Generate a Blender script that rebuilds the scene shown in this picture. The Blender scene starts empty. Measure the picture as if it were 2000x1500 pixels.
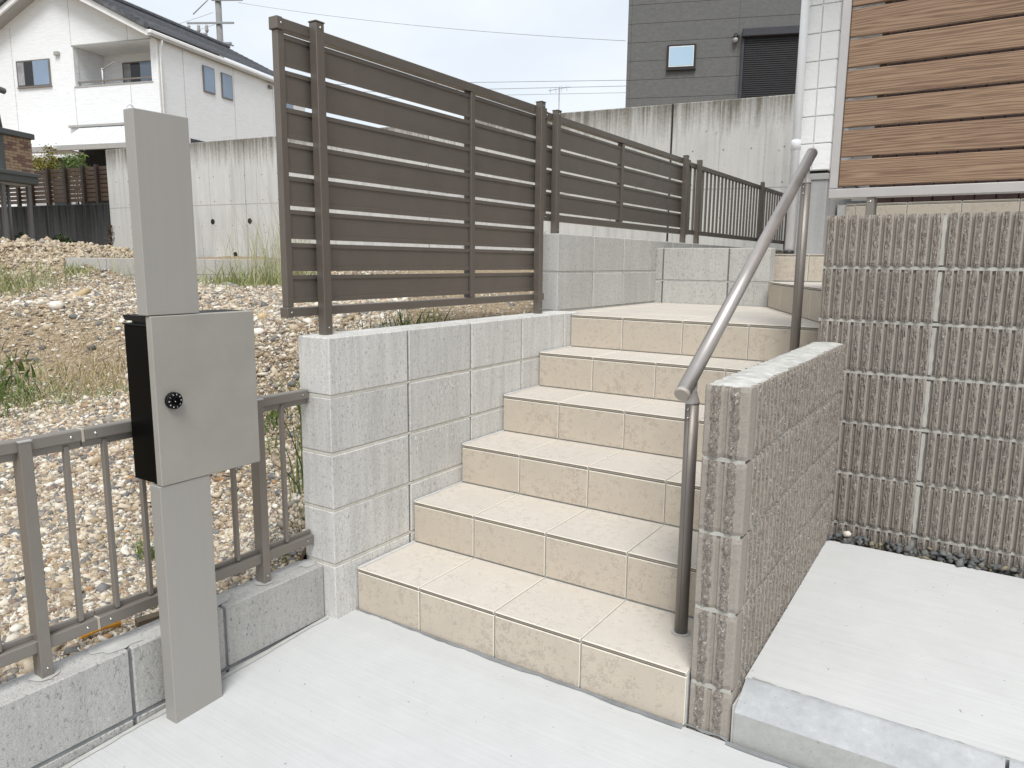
import bpy, bmesh, math, random
import numpy as np
from mathutils import Matrix, Vector
random.seed(7); rng = np.random.default_rng(7)
SC = bpy.context.scene
COL = SC.collection

# ------------------------------------------------------------------ camera
cam_d = bpy.data.cameras.new('camera'); cam = bpy.data.objects.new('camera', cam_d); COL.objects.link(cam)
cam_d.sensor_fit = 'HORIZONTAL'; cam_d.sensor_width = 36.0; cam_d.lens = 1452.1 / 2000 * 36.0
cam_d.clip_start = 0.02; cam_d.clip_end = 3000
CP = Vector((1.8577, -1.7248, 1.2506)); YAW, PIT, ROL = -0.57875, -0.16265, 0.0100
_f = Vector((math.sin(YAW) * math.cos(PIT), math.cos(YAW) * math.cos(PIT), math.sin(PIT)))
_r = Vector((math.cos(YAW), -math.sin(YAW), 0)); _u = _r.cross(_f)
_r2 = _r * math.cos(ROL) + _u * math.sin(ROL); _u2 = -_r * math.sin(ROL) + _u * math.cos(ROL)
m = Matrix.Identity(4)
for i in range(3):
    m[i][0] = _r2[i]; m[i][1] = _u2[i]; m[i][2] = -_f[i]; m[i][3] = CP[i]
cam.matrix_world = m
SC.camera = cam

# ------------------------------------------------------------------ world, sun, exposure
SUN_EL, SUN_AZ = math.radians(57), math.radians(147)       # azimuth clockwise from +Y
w = bpy.data.worlds.new('World'); SC.world = w; w.use_nodes = True
nt = w.node_tree; nt.nodes.clear()
out = nt.nodes.new('ShaderNodeOutputWorld'); mx = nt.nodes.new('ShaderNodeMixShader')
b1 = nt.nodes.new('ShaderNodeBackground'); b2 = nt.nodes.new('ShaderNodeBackground')
sky = nt.nodes.new('ShaderNodeTexSky'); sky.sky_type = 'NISHITA'; sky.sun_disc = False
sky.sun_elevation = SUN_EL; sky.sun_rotation = SUN_AZ
b1.inputs[1].default_value = 0.07
b2.inputs[0].default_value = (0.91, 0.957, 1.0, 1); b2.inputs[1].default_value = 0.50
tc = nt.nodes.new('ShaderNodeTexCoord'); mp = nt.nodes.new('ShaderNodeMapping'); mp.inputs['Scale'].default_value = (1, 1, 2.2)
no = nt.nodes.new('ShaderNodeTexNoise'); no.inputs['Scale'].default_value = 2.4; no.inputs['Detail'].default_value = 6
rp = nt.nodes.new('ShaderNodeValToRGB'); rp.color_ramp.elements[0].position = .32; rp.color_ramp.elements[0].color = (.70,) * 3 + (1,)
rp.color_ramp.elements[1].position = .62; rp.color_ramp.elements[1].color = (1, 1, 1, 1)
nt.links.new(tc.outputs['Generated'], mp.inputs[0]); nt.links.new(mp.outputs[0], no.inputs['Vector'])
nt.links.new(no.outputs['Fac'], rp.inputs[0]); nt.links.new(rp.outputs[0], mx.inputs[0])
nt.links.new(sky.outputs[0], b1.inputs[0]); nt.links.new(b1.outputs[0], mx.inputs[1]); nt.links.new(b2.outputs[0], mx.inputs[2])
nt.links.new(mx.outputs[0], out.inputs[0])
sl = bpy.data.lights.new('sun', 'SUN'); sl.energy = 1.5; sl.angle = math.radians(24); sl.color = (1, .985, .955)
so = bpy.data.objects.new('sun', sl); COL.objects.link(so)
sd = Vector((math.sin(SUN_AZ) * math.cos(SUN_EL), math.cos(SUN_AZ) * math.cos(SUN_EL), math.sin(SUN_EL)))
so.rotation_euler = sd.to_track_quat('Z', 'Y').to_euler(); so.location = sd * 30
vs = SC.view_settings; vs.view_transform = 'Standard'; vs.look = 'None'; vs.exposure = 1.08; vs.gamma = 1.0; vs.use_curve_mapping = False

# ------------------------------------------------------------------ materials
def lin(r, g, b):
    f = lambda c: (c / 255 / 12.92) if c / 255 <= .04045 else ((c / 255 + .055) / 1.055) ** 2.4
    return (f(r), f(g), f(b), 1)

class NB:
    """small helper round a node tree"""
    def __init__(s, name):
        s.m = bpy.data.materials.new(name); s.m.use_nodes = True; s.t = s.m.node_tree
        s.b = s.t.nodes['Principled BSDF']
    def n(s, ty, **kw):
        nd = s.t.nodes.new(ty)
        for k, v in kw.items():
            if k.startswith('i_'): nd.inputs[k[2:].replace('_', ' ')].default_value = v
            else: setattr(nd, k, v)
        return nd
    def l(s, a, b): s.t.links.new(a, b)
    def pos(s, scale=(1, 1, 1), rot=(0, 0, 0), obj=False):
        src = s.n('ShaderNodeTexCoord').outputs['Object'] if obj else s.n('ShaderNodeNewGeometry').outputs['Position']
        mp = s.n('ShaderNodeMapping'); mp.inputs['Scale'].default_value = scale; mp.inputs['Rotation'].default_value = rot
        s.l(src, mp.inputs[0]); return mp.outputs[0]
    def noise(s, vec, scale, detail=4, rough=.55):
        nd = s.n('ShaderNodeTexNoise'); nd.inputs['Scale'].default_value = scale; nd.inputs['Detail'].default_value = detail
        nd.inputs['Roughness'].default_value = rough; s.l(vec, nd.inputs['Vector']); return nd.outputs['Fac']
    def ramp(s, fac, stops, interp='LINEAR'):
        nd = s.n('ShaderNodeValToRGB'); cr = nd.color_ramp; cr.interpolation = interp
        while len(cr.elements) < len(stops): cr.elements.new(.5)
        for e, (p, c) in zip(cr.elements, stops):
            e.position = p; e.color = c if isinstance(c, (tuple, list)) else (c, c, c, 1)
        s.l(fac, nd.inputs[0]); return nd.outputs[0]
    def mix(s, fac, a, b, blend='MIX'):
        nd = s.n('ShaderNodeMix', data_type='RGBA', blend_type=blend)
        for sock, v in ((nd.inputs[0], fac), (nd.inputs[6], a), (nd.inputs[7], b)):
            if hasattr(v, 'is_linked') or hasattr(v, 'links'): s.l(v, sock)
            else: sock.default_value = v
        return nd.outputs[2]
    def math(s, op, a, b=0.0):
        nd = s.n('ShaderNodeMath', operation=op)
        for sock, v in ((nd.inputs[0], a), (nd.inputs[1], b)):
            if hasattr(v, 'links'): s.l(v, sock)
            else: sock.default_value = v
        return nd.outputs[0]
    def vary(s, col, amt=.12):
        """per-object brightness"""
        oi = s.n('ShaderNodeObjectInfo'); v = s.math('ADD', s.math('MULTIPLY', oi.outputs['Random'], amt), 1 - amt / 2)
        c = s.n('ShaderNodeCombineColor')
        for k in range(3): s.l(v, c.inputs[k])
        return s.mix(1.0, col, c.outputs[0], 'MULTIPLY')
    def bump(s, h, strength=.3, dist=.01, prev=None):
        nd = s.n('ShaderNodeBump'); nd.inputs['Strength'].default_value = strength; nd.inputs['Distance'].default_value = dist
        s.l(h, nd.inputs['Height'])
        if prev is not None: s.l(prev, nd.inputs['Normal'])
        return nd.outputs[0]
    def done(s, col=None, rough=.7, normal=None, metal=0.0, spec=.5):
        if col is not None:
            if hasattr(col, 'links'): s.l(col, s.b.inputs['Base Color'])
            else: s.b.inputs['Base Color'].default_value = col
        if hasattr(rough, 'links'): s.l(rough, s.b.inputs['Roughness'])
        else: s.b.inputs['Roughness'].default_value = rough
        if normal is not None: s.l(normal, s.b.inputs['Normal'])
        s.b.inputs['Metallic'].default_value = metal
        s.b.inputs['Specular IOR Level'].default_value = spec
        return s.m

M = {}
def simple(name, col, rough=.5, metal=0.0, var=.06, nscale=6, spec=.5, bump=0.0):
    k = NB(name); v = k.pos()
    n = k.noise(v, nscale, 5)
    dark = tuple(c * (1 - var) for c in col[:3]) + (1,); lite = tuple(min(1, c * (1 + var)) for c in col[:3]) + (1,)
    c = k.ramp(n, [(.3, dark), (.7, lite)])
    nm = k.bump(k.noise(v, 180, 3), bump, .002) if bump else None
    M[name] = k.done(c, rough, nm, metal, spec); return M[name]

def mk_block(name, base, streak=.10, pit=True, stain=True):
    k = NB(name); v = k.pos()
    big = k.noise(v, 2.6, 5, .6); vs_ = k.noise(k.pos((26, 26, 2.2)), 1.0, 5, .65); fine = k.noise(v, 240, 3, .7)
    d = lambda f: tuple(c * f for c in base[:3]) + (1,)
    c = k.ramp(big, [(.30, d(.86)), (.52, d(1.0)), (.72, d(1.10))])
    c = k.mix(.55, c, k.ramp(vs_, [(.30, d(1 - streak * 2.2)), (.55, d(1)), (.75, d(1 + streak))]))
    sp = k.ramp(fine, [(.36, 0.0), (.46, 1.0)])
    c = k.mix(k.math('MULTIPLY', k.math('SUBTRACT', 1.0, sp), .6), c, d(.45))
    mid = k.noise(k.pos((1, 1, .55)), 105, 3, .75)
    c = k.mix(k.ramp(mid, [(.33, .75), (.43, 0.0)]), c, d(.40)); c = k.mix(k.ramp(mid, [(.60, 0.0), (.72, .55)]), c, d(1.35))
    c = k.vary(c, .13)
    if stain:
        wv = k.noise(k.pos((60, 60, 6)), 1.0, 3, .6); msk = k.math('MULTIPLY', k.ramp(wv, [(.66, 0.0), (.70, 1.0)]), k.ramp(k.noise(v, 4.5, 2), [(.62, 0.0), (.68, 1.0)]))
        c = k.mix(k.math('MULTIPLY', msk, .8), c, (.8, .8, .78, 1))
    h = k.math('ADD', k.math('MULTIPLY', fine, .6), k.math('MULTIPLY', vs_, .5))
    M[name] = k.done(c, .92, k.bump(k.math('ADD', h, mid), .5, .004), 0, .25); return M[name]
mk_block('block_grey', (.605, .594, .568, 1), .15)
mk_block('block_low', (.46, .45, .43, 1), .10, True, False)
mk_block('block_up', (.50, .492, .465, 1), .08, True, False)
mk_block('block_far', (.52, .51, .48, 1), .06, True, False)
simple('mortar_grey', (.42, .415, .395, 1), .95, 0, .12, 20, .2, .4)
simple('mortar_pale', (.56, .54, .48, 1), .95, 0, .12, 25, .2, .4)
simple('lime', (.72, .72, .70, 1), .95, 0, .1, 40)
simple('mortar_perp', (.17, .17, .165, 1), .95, 0, .2, 18, .2, .5)
simple('mortar_rib', (.42, .41, .37, 1), .95, 0, .12, 25, .2, .4)
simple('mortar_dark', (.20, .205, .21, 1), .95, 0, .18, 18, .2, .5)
simple('mortar_white', (.46, .455, .43, 1), .95, 0, .22, 30, .2, .8)
simple('grout', (.50, .50, .49, 1), .9, 0, .10, 40, .2, .3)

def mk_tile(name, base, dark, cover=.0):
    k = NB(name); oi = k.n('ShaderNodeObjectInfo'); v = k.pos()
    off = k.n('ShaderNodeVectorMath', operation='ADD'); k.l(v, off.inputs[0])
    sc_ = k.n('ShaderNodeVectorMath', operation='SCALE'); cx = k.n('ShaderNodeCombineXYZ')
    for i in range(3): k.l(oi.outputs['Random'], cx.inputs[i])
    k.l(cx.outputs[0], sc_.inputs[0]); sc_.inputs['Scale'].default_value = 37.0; k.l(sc_.outputs[0], off.inputs[1])
    v = off.outputs[0]
    a = k.noise(v, 38, 6, .74); bn = k.noise(v, 150, 4, .75); cl = k.noise(v, 7, 3, .6)
    t = k.math('ADD', k.math('MULTIPLY', a, .55), k.math('MULTIPLY', bn, .50))
    t = k.math('ADD', t, k.math('MULTIPLY', cl, .22))
    msk = k.ramp(t, [(.660 - cover, 0.0), (.695 - cover, 1.0)])
    d = lambda c_, f: tuple(x * f for x in c_[:3]) + (1,)
    c = k.ramp(cl, [(.3, d(base, .95)), (.7, d(base, 1.05))])
    c = k.mix(k.math('MULTIPLY', msk, .52), c, dark)
    c = k.vary(c, .05)
    M[name] = k.done(c, .62, k.bump(k.noise(v, 300, 3), .12, .002), 0, .35); return M[name]
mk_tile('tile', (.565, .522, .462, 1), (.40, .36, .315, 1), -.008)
mk_tile('tile_riser', (.52, .458, .378, 1), (.335, .28, .235, 1), -.002)  # same tile as the treads; their difference in light is toned into the base
simple('tile_edge', (.70, .66, .56, 1), .6, 0, .05, 30)
simple('tile_lip', (.20, .165, .135, 1), .6, 0, .1, 30)

def mk_concrete(name, base, ang, streak=.06):
    k = NB(name); v = k.pos()
    br = k.noise(k.pos((2.2, 170, 3), (0, 0, ang)), 1.0, 6, .75); big = k.noise(v, 1.3, 5, .6); fine = k.noise(v, 170, 3, .7); mid = k.noise(v, 9, 6, .65)
    d = lambda f: tuple(x * f for x in base[:3]) + (1,)
    c = k.ramp(big, [(.28, d(.84)), (.5, d(1)), (.7, d(1.05))])
    c = k.mix(.5, c, k.ramp(mid, [(.3, d(.86)), (.7, d(1.08))]))
    c = k.mix(.4, c, k.ramp(br, [(.32, d(1 - streak * 1.3)), (.6, d(1 + streak * .7))]))
    pits = k.ramp(k.noise(v, 42, 2, .5), [(.225, 1.0), (.25, 0.0)])
    c = k.mix(k.math('MULTIPLY', pits, .55), c, d(.35))
    h = k.math('ADD', k.math('MULTIPLY', br, .9), k.math('MULTIPLY', fine, .25))
    M[name] = k.done(c, .9, k.bump(h, .22, .003), 0, .25); return M[name]
mk_concrete('concrete_drive', (.495, .50, .497, 1), .30, .12)
mk_concrete('concrete_slab', (.545, .547, .54, 1), .06, .12)

k = NB('kerb_concrete'); v = k.pos()
bl = k.noise(v, 7, 7, .7); bl2 = k.noise(v, 38, 5, .7)
c = k.ramp(bl, [(.3, (.27, .278, .287, 1)), (.5, (.36, .369, .378, 1)), (.68, (.44, .449, .458, 1))])
c = k.mix(.4, c, k.ramp(bl2, [(.3, (.33, .34, .35, 1)), (.6, (.45, .46, .47, 1)), (.74, (.58, .59, .59, 1))]))
pt = k.ramp(k.noise(v, 95, 2), [(.26, 1.0), (.30, 0.0)]); c = k.mix(k.math('MULTIPLY', pt, .5), c, (.15, .15, .15, 1))
M['kerb_concrete'] = k.done(c, .72, k.bump(bl2, .2, .003), 0, .4)
k = NB('kerb_face'); v = k.pos()
bl = k.noise(v, 5, 7, .7); bl2 = k.noise(v, 60, 5, .7)
c = k.ramp(bl, [(.3, (.33, .33, .315, 1)), (.7, (.45, .45, .43, 1))]); c = k.mix(.35, c, k.ramp(bl2, [(.3, (.30, .30, .29, 1)), (.7, (.48, .47, .45, 1))]))
pt = k.ramp(k.noise(v, 80, 2), [(.27, 1.0), (.31, 0.0)]); c = k.mix(k.math('MULTIPLY', pt, .6), c, (.12, .12, .12, 1))
M['kerb_face'] = k.done(c, .85, k.bump(bl2, .3, .003), 0, .3)

def mk_rib(name, base, rough_part):
    k = NB(name); v = k.pos()
    big = k.noise(v, 3, 4); fine = k.noise(v, 150, 4, .75); grit = k.noise(v, 420, 2, .6)
    d = lambda f: tuple(x * f for x in base[:3]) + (1,)
    c = k.ramp(big, [(.3, d(.88)), (.7, d(1.1))])
    c = k.mix(.6, c, k.ramp(fine, [(.3, d(.42 if rough_part else .75)), (.5, d(1)), (.7, d(1.45 if rough_part else 1.12))]))
    c = k.vary(c, .10)
    g1 = k.noise(v, 125, 3, .8); g2 = k.noise(k.pos((1, 1, 1), (.4, .8, .2)), 210, 3, .8)
    hi, lo_ = (.575, .61) if rough_part else (.66, .70)
    white = k.math('MULTIPLY', k.ramp(g1, [(hi, 0.0), (lo_ + .02, 1.0)]), k.ramp(g2, [(.46, 0.0), (.54, 1.0)]))
    c = k.mix(k.math('MULTIPLY', white, .9), c, (.66, .635, .58, 1))
    blk = k.ramp(g2, [(.36, 1.0), (.43, 0.0)])
    c = k.mix(k.math('MULTIPLY', blk, .85 if rough_part else .25), c, d(.28))
    M[name] = k.done(c, .93, k.bump(k.math('ADD', fine, grit), .7 if rough_part else .3, .004), 0, .25); return M[name]
mk_rib('rib_smooth', (.315, .282, .246, 1), False)
mk_rib('rib_rough', (.24, .212, .183, 1), True)

def mk_metal(name, base, rough, metal, bumps=.03, spec=.5, brush=None):
    k = NB(name); v = k.pos(brush or (1, 1, 1)); n = k.noise(v, 8 if not brush else 1.0, 5, .65); f = k.noise(k.pos(), 500, 2)
    d = lambda f_: tuple(min(1, x * f_) for x in base[:3]) + (1,)
    c = k.ramp(n, [(.3, d(.95 if not brush else .985)), (.7, d(1.05 if not brush else 1.015))])
    r = k.ramp(k.noise(k.pos(), 14, 5), [(.3, rough - .06), (.7, rough + .08)])
    M[name] = k.done(c, r, k.bump(f, bumps, .001), metal, spec); return M[name]
mk_metal('alu_brown', (.150, .129, .110, 1), .40, .35)
mk_metal('alu_dark', (.10, .09, .082, 1), .45, .3)
mk_metal('alu_taupe', (.235, .212, .188, 1), .42, .4)
mk_metal('box_grey', (.335, .32, .297, 1), .50, .15, .05, .5, (60, 60, 1.2))
mk_metal('box_door', (.325, .310, .278, 1), .50, .15, .05, .5)
mk_metal('alu_silver', (.50, .475, .455, 1), .38, .5)
mk_metal('rail_metal', (.40, .37, .35, 1), .38, .65, .0, .5)
mk_metal('post_metal', (.225, .20, .18, 1), .46, .4)
mk_metal('cap_plastic', (.40, .355, .31, 1), .45, .0)
mk_metal('screw', (.75, .75, .74, 1), .22, 1.0)
mk_metal('black_satin', (.0028, .0027, .0026, 1), .34, .0, .02, .04)
mk_metal('black_matt', (.006, .006, .0065, 1), .5, .0, .03, .2)
simple('print_white', (.85, .85, .83, 1), .6, 0, .02)
simple('clip_beige', (.42, .37, .31, 1), .6)

def mk_wood(name, c0, c1, c2, sx=1.0):
    k = NB(name); oi = k.n('ShaderNodeObjectInfo'); v = k.pos((2.6, 9, 62))
    off = k.n('ShaderNodeVectorMath', operation='ADD'); k.l(v, off.inputs[0])
    cx = k.n('ShaderNodeCombineXYZ'); mm = k.math('MULTIPLY', oi.outputs['Random'], 91.0)
    for i in range(3): k.l(mm, cx.inputs[i])
    k.l(cx.outputs[0], off.inputs[1]); v = off.outputs[0]
    dn = k.n('ShaderNodeTexNoise'); dn.inputs['Scale'].default_value = .55; dn.inputs['Detail'].default_value = 3; k.l(v, dn.inputs['Vector'])
    sc_ = k.n('ShaderNodeVectorMath', operation='SCALE'); k.l(dn.outputs['Color'], sc_.inputs[0]); sc_.inputs['Scale'].default_value = 3.4
    o2 = k.n('ShaderNodeVectorMath', operation='ADD'); k.l(v, o2.inputs[0]); k.l(sc_.outputs[0], o2.inputs[1])
    wv = k.n('ShaderNodeTexWave', wave_type='BANDS', bands_direction='Z'); wv.inputs['Scale'].default_value = .55; wv.inputs['Distortion'].default_value = 6.0
    wv.inputs['Detail'].default_value = 3; wv.inputs['Detail Scale'].default_value = 1.2; k.l(o2.outputs[0], wv.inputs['Vector'])
    g = k.noise(k.pos((9, 60, 420)), 1.0, 4, .7)
    t = k.math('ADD', k.math('MULTIPLY', wv.outputs['Fac'], .45), k.math('MULTIPLY', g, .60))
    c = k.ramp(t, [(.20, c0), (.45, c1), (.8, c2)])
    c = k.vary(c, .10)
    M[name] = k.done(c, .55, k.bump(t, .15, .002), 0, .3); return M[name]
mk_wood('wood_board', (.13, .078, .050, 1), (.225, .142, .092, 1), (.315, .212, .138, 1))
simple('wood_dark', (.050, .027, .024, 1), .55, 0, .25, 12, .3)
simple('fence_brown', (.070, .045, .030, 1), .6, 0, .2, 5)
simple('fence_post_brown', (.028, .017, .012, 1), .6, 0, .2, 5)

def mk_wall(name, base, dark, topz, amt, panel=None, height=.9):
    k = NB(name); v = k.pos()
    g = k.n('ShaderNodeNewGeometry'); sx = k.n('ShaderNodeSeparateXYZ'); k.l(g.outputs['Position'], sx.inputs[0])
    st = k.noise(k.pos((9, 9, .45)), 1.0, 6, .7); st2 = k.noise(k.pos((2.6, 2.6, .25)), 1.0, 5, .6); big = k.noise(v, .9, 6, .6); fine = k.noise(v, 30, 4, .7)
    d = lambda f: tuple(x * f for x in base[:3]) + (1,)
    c = k.ramp(big, [(.3, d(.82)), (.7, d(1.12))])
    c = k.mix(.45, c, k.ramp(st, [(.3, d(.62)), (.5, d(1)), (.7, d(1.2))]))
    # run-off stains: they start at the top edge and end at uneven lengths
    tfac = k.math('DIVIDE', k.math('SUBTRACT', topz, sx.outputs[2]), height)
    st3 = k.noise(k.pos((24, 24, .6)), 1.0, 5, .7)
    reach = k.math('ADD', k.math('ADD', k.math('MULTIPLY', st, .75), k.math('MULTIPLY', st3, 1.0)), k.math('MULTIPLY', st2, .45))
    msk = k.ramp(k.math('SUBTRACT', k.math('ADD', k.math('SUBTRACT', reach, .82), k.math('MULTIPLY', fine, .30)), tfac), [(0.0, 0.0), (.50, 1.0)])
    c = k.mix(k.math('MULTIPLY', msk, amt), c, dark)
    pt = k.ramp(k.noise(v, 14, 2), [(.255, 1.0), (.29, 0.0)]); c = k.mix(k.math('MULTIPLY', pt, .5), c, d(.35))
    M[name] = k.done(c, .93, k.bump(k.math('ADD', fine, st), .3, .01), 0, .2); return M[name]
mk_wall('wall_concrete', (.53, .528, .51, 1), (.12, .106, .082, 1), 3.23, .92)
mk_wall('wall_dirty', (.075, .075, .076, 1), (.008, .008, .008, 1), 2.3, .97, None, 2.6)

k = NB('siding_white'); v = k.pos()
n1 = k.noise(k.pos((3, 3, 55)), 1.0, 4, .7); n2 = k.noise(v, .5, 4)
c = k.ramp(n2, [(.3, (.78, .80, .815, 1)), (.7, (.84, .86, .87, 1))]); c = k.mix(.5, c, k.ramp(n1, [(.3, (.62, .635, .65, 1)), (.6, (.87, .885, .895, 1))]))
M['siding_white'] = k.done(c, .85, k.bump(n1, .5, .03), 0, .3)
k = NB('siding_grey'); v = k.pos()
n1 = k.noise(k.pos((8, 8, 16)), 1.0, 5, .7); n2 = k.noise(v, 40, 4)
c = k.ramp(n1, [(.3, (.11, .111, .11, 1)), (.5, (.133, .133, .13, 1)), (.72, (.165, .163, .156, 1))]); c = k.mix(.3, c, k.ramp(n2, [(.3, (.10, .10, .10, 1)), (.7, (.165, .165, .16, 1))]))
M['siding_grey'] = k.done(c, .85, k.bump(n2, .3, .01), 0, .3)
k = NB('siding_stone'); v = k.pos()
n1 = k.noise(v, 34, 5, .6); n2 = k.noise(v, 4, 3)
c = k.ramp(n2, [(.3, (.82, .82, .81, 1)), (.7, (.88, .88, .87, 1))])
M['siding_stone'] = k.done(c, .9, k.bump(n1, .6, .008), 0, .25)
mk_wall('foundation', (.40, .40, .395, 1), (.25, .25, .245, 1), 1.9, .4, None, .5)
k = NB('roof_tile'); v = k.pos(); oi = k.n('ShaderNodeObjectInfo')
c = k.vary(k.ramp(k.noise(v, 5, 4), [(.3, (.060, .063, .070, 1)), (.7, (.12, .124, .135, 1))]), .5)
M['roof_tile'] = k.done(c, .6, None, 0, .4)
simple('trim_white', (.80, .80, .80, 1), .5)
simple('trim_grey', (.36, .35, .335, 1), .5)
simple('pipe_white', (.84, .855, .87, 1), .35, 0, .02, 3, .5)
simple('frame_bronze', (.20, .175, .155, 1), .45, .3)
simple('frame_dark', (.022, .019, .018, 1), .45, .2)
simple('shutter', (.022, .021, .024, 1), .5, .2)
simple('shutter_box', (.040, .040, .048, 1), .45, .2)
def glass(name, col, rough=.04, spec=.9):
    k = NB(name); n = k.noise(k.pos(), .7, 2); dk = tuple(x * .8 for x in col[:3]) + (1,)
    M[name] = k.done(k.ramp(n, [(.3, dk), (.7, col)]), rough, None, 0, spec)
glass('glass_sky', (.22, .30, .42, 1)); glass('glass_dark', (.012, .013, .015, 1), .04, .5); glass('glass_pale', (.40, .56, .70, 1), .05, 1.0)  # glass_sky has the bluish sky reflection put into its base colour
simple('curtain', (.30, .30, .31, 1), .9, 0, .3, 3)
simple('awning', (.60, .62, .64, 1), .8, 0, .05, 4)
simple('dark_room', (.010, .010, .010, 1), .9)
simple('band_green', (.085, .092, .088, 1), .5, .2)
simple('post_grey', (.16, .155, .16, 1), .45, .3)
simple('brick_light', (.30, .215, .145, 1), .8, 0, .15, 20, .3, .4)
simple('brick_dark', (.17, .105, .082, 1), .8, 0, .15, 20, .3, .4)
simple('pole_concrete', (.22, .22, .215, 1), .8, 0, .1, 3)
simple('steel', (.30, .31, .32, 1), .45, .6)
simple('wire', (.34, .36, .38, 1), .6)
simple('orange_pipe', (.72, .34, .035, 1), .45, 0, .12, 30)
simple('bark', (.10, .075, .05, 1), .9, 0, .3, 30)
simple('clay', (.47, .36, .215, 1), .95, 0, .25, 12, .2, .5)
simple('soil_dark', (.10, .075, .05, 1), .95, 0, .3, 20)

# soil
k = NB('soil'); v = k.pos()
a = k.noise(v, 1.6, 6, .65); b_ = k.noise(v, 16, 6, .7); vo = k.n('ShaderNodeTexVoronoi'); vo.inputs['Scale'].default_value = 55; k.l(v, vo.inputs['Vector'])
c = k.ramp(a, [(.3, (.23, .168, .102, 1)), (.5, (.32, .24, .15, 1)), (.7, (.40, .31, .20, 1))])
c = k.mix(.5, c, k.ramp(b_, [(.3, (.15, .105, .062, 1)), (.7, (.40, .31, .20, 1))]))
sep = k.n('ShaderNodeSeparateColor'); k.l(vo.outputs['Color'], sep.inputs[0])
c = k.mix(.40, c, k.ramp(sep.outputs[0], [(0, (.16, .12, .08, 1)), (.4, (.36, .28, .19, 1)), (.8, (.52, .44, .33, 1)), (1, (.64, .58, .48, 1))]))
g = k.n('ShaderNodeNewGeometry'); sx = k.n('ShaderNodeSeparateXYZ'); k.l(g.outputs['Position'], sx.inputs[0])
wet = k.math('ADD', sx.outputs[0], k.math('MULTIPLY', k.math('SUBTRACT', a, .5), .8))       # damp fresh backfill along the low wall
wn_ = k.n('ShaderNodeMapRange'); k.l(wet, wn_.inputs[0]); wn_.inputs[1].default_value = -.62; wn_.inputs[2].default_value = -.30
c = k.mix(wn_.outputs[0], c, k.ramp(b_, [(.3, (.085, .058, .035, 1)), (.7, (.23, .165, .10, 1))]))
M['soil'] = k.done(c, .97, k.bump(k.math('SUBTRACT', b_, vo.outputs['Distance']), .9, .02), 0, .15)
# gravel: one colour per stone
def mk_stone(name, stops, amt=.35):
    k = NB(name); g = k.n('ShaderNodeNewGeometry'); c = k.ramp(g.outputs['Random Per Island'], stops, 'CONSTANT')
    n = k.noise(k.pos(), 130, 4, .7); c = k.mix(amt, c, k.ramp(n, [(.3, (.18, .15, .11, 1)), (.7, (.72, .66, .56, 1))]))
    M[name] = k.done(c, .9, k.bump(n, .4, .004), 0, .25)
S = lambda *c: tuple(c) + (1,)
mk_stone('gravel', [(0, S(.55, .465, .355)), (.13, S(.36, .275, .18)), (.25, S(.62, .565, .475)), (.36, S(.30, .225, .145)), (.46, S(.24, .22, .195)), (.55, S(.46, .375, .26)),
                    (.64, S(.10, .105, .115)), (.70, S(.70, .67, .60)), (.795, S(.15, .15, .155)), (.865, S(.40, .215, .095)), (.885, S(.41, .335, .245)), (.945, S(.19, .13, .10))], .15)
mk_stone('ballast', [(0, S(.085, .09, .095)), (.3, S(.12, .125, .125)), (.5, S(.16, .155, .14)), (.65, S(.10, .11, .12)), (.8, S(.22, .19, .13)), (.92, S(.14, .15, .15))], .06)
simple('pebble_white', (.68, .62, .55, 1), .8, 0, .15, 40, .3, .4)
def mk_leaf(name, a, b, rough=.6):
    k = NB(name); g = k.n('ShaderNodeNewGeometry'); c = k.ramp(g.outputs['Random Per Island'], [(0, a), (1, b)])
    k.b.inputs['Transmission Weight'].default_value = 0.0
    M[name] = k.done(c, rough, None, 0, .3)
mk_leaf('grass_green', S(.055, .10, .022), S(.17, .22, .06)); mk_leaf('grass_pale', S(.30, .31, .17), S(.46, .43, .27)); mk_leaf('grass_dry', S(.30, .24, .13), S(.46, .38, .22))
mk_leaf('grass_mid', S(.13, .18, .055), S(.30, .31, .13))
mk_leaf('leaf_dark', S(.018, .035, .012), S(.05, .075, .025)); mk_leaf('leaf_mid', S(.05, .10, .025), S(.17, .22, .06)); mk_leaf('leaf_yellow', S(.12, .13, .02), S(.30, .24, .05))

# ------------------------------------------------------------------ object helpers
WM = {}
I4 = Matrix.Identity(4)
def T(x, y, z): return Matrix.Translation((x, y, z))
def link(name, data, W, parent=None):
    o = bpy.data.objects.new(name, data); COL.objects.link(o)
    if parent is not None:
        o.parent = parent; o.matrix_basis = WM[parent].inverted() @ W
    else: o.matrix_basis = W
    WM[o] = W.copy(); return o
def tag(o, label, cat, group=None):
    o['label'] = label; o['category'] = cat
    if group: o['group'] = group
    return o
def thing(name, label, cat, W=I4, group=None):
    o = link(name, None, W); o.empty_display_size = .1
    return tag(o, label, cat, group)
def struct(o): o['kind'] = 'structure'; return o
def mesh_from(verts, faces, mats, idx=None, smooth=False):
    me = bpy.data.meshes.new('mesh'); me.from_pydata([tuple(v) for v in verts], [], [tuple(f) for f in faces])
    for mm in mats: me.materials.append(mm)
    if idx is not None: me.polygons.foreach_set('material_index', list(idx))
    if smooth: me.polygons.foreach_set('use_smooth', [True] * len(me.polygons))
    me.update(); return me
CACHE = {}
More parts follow.
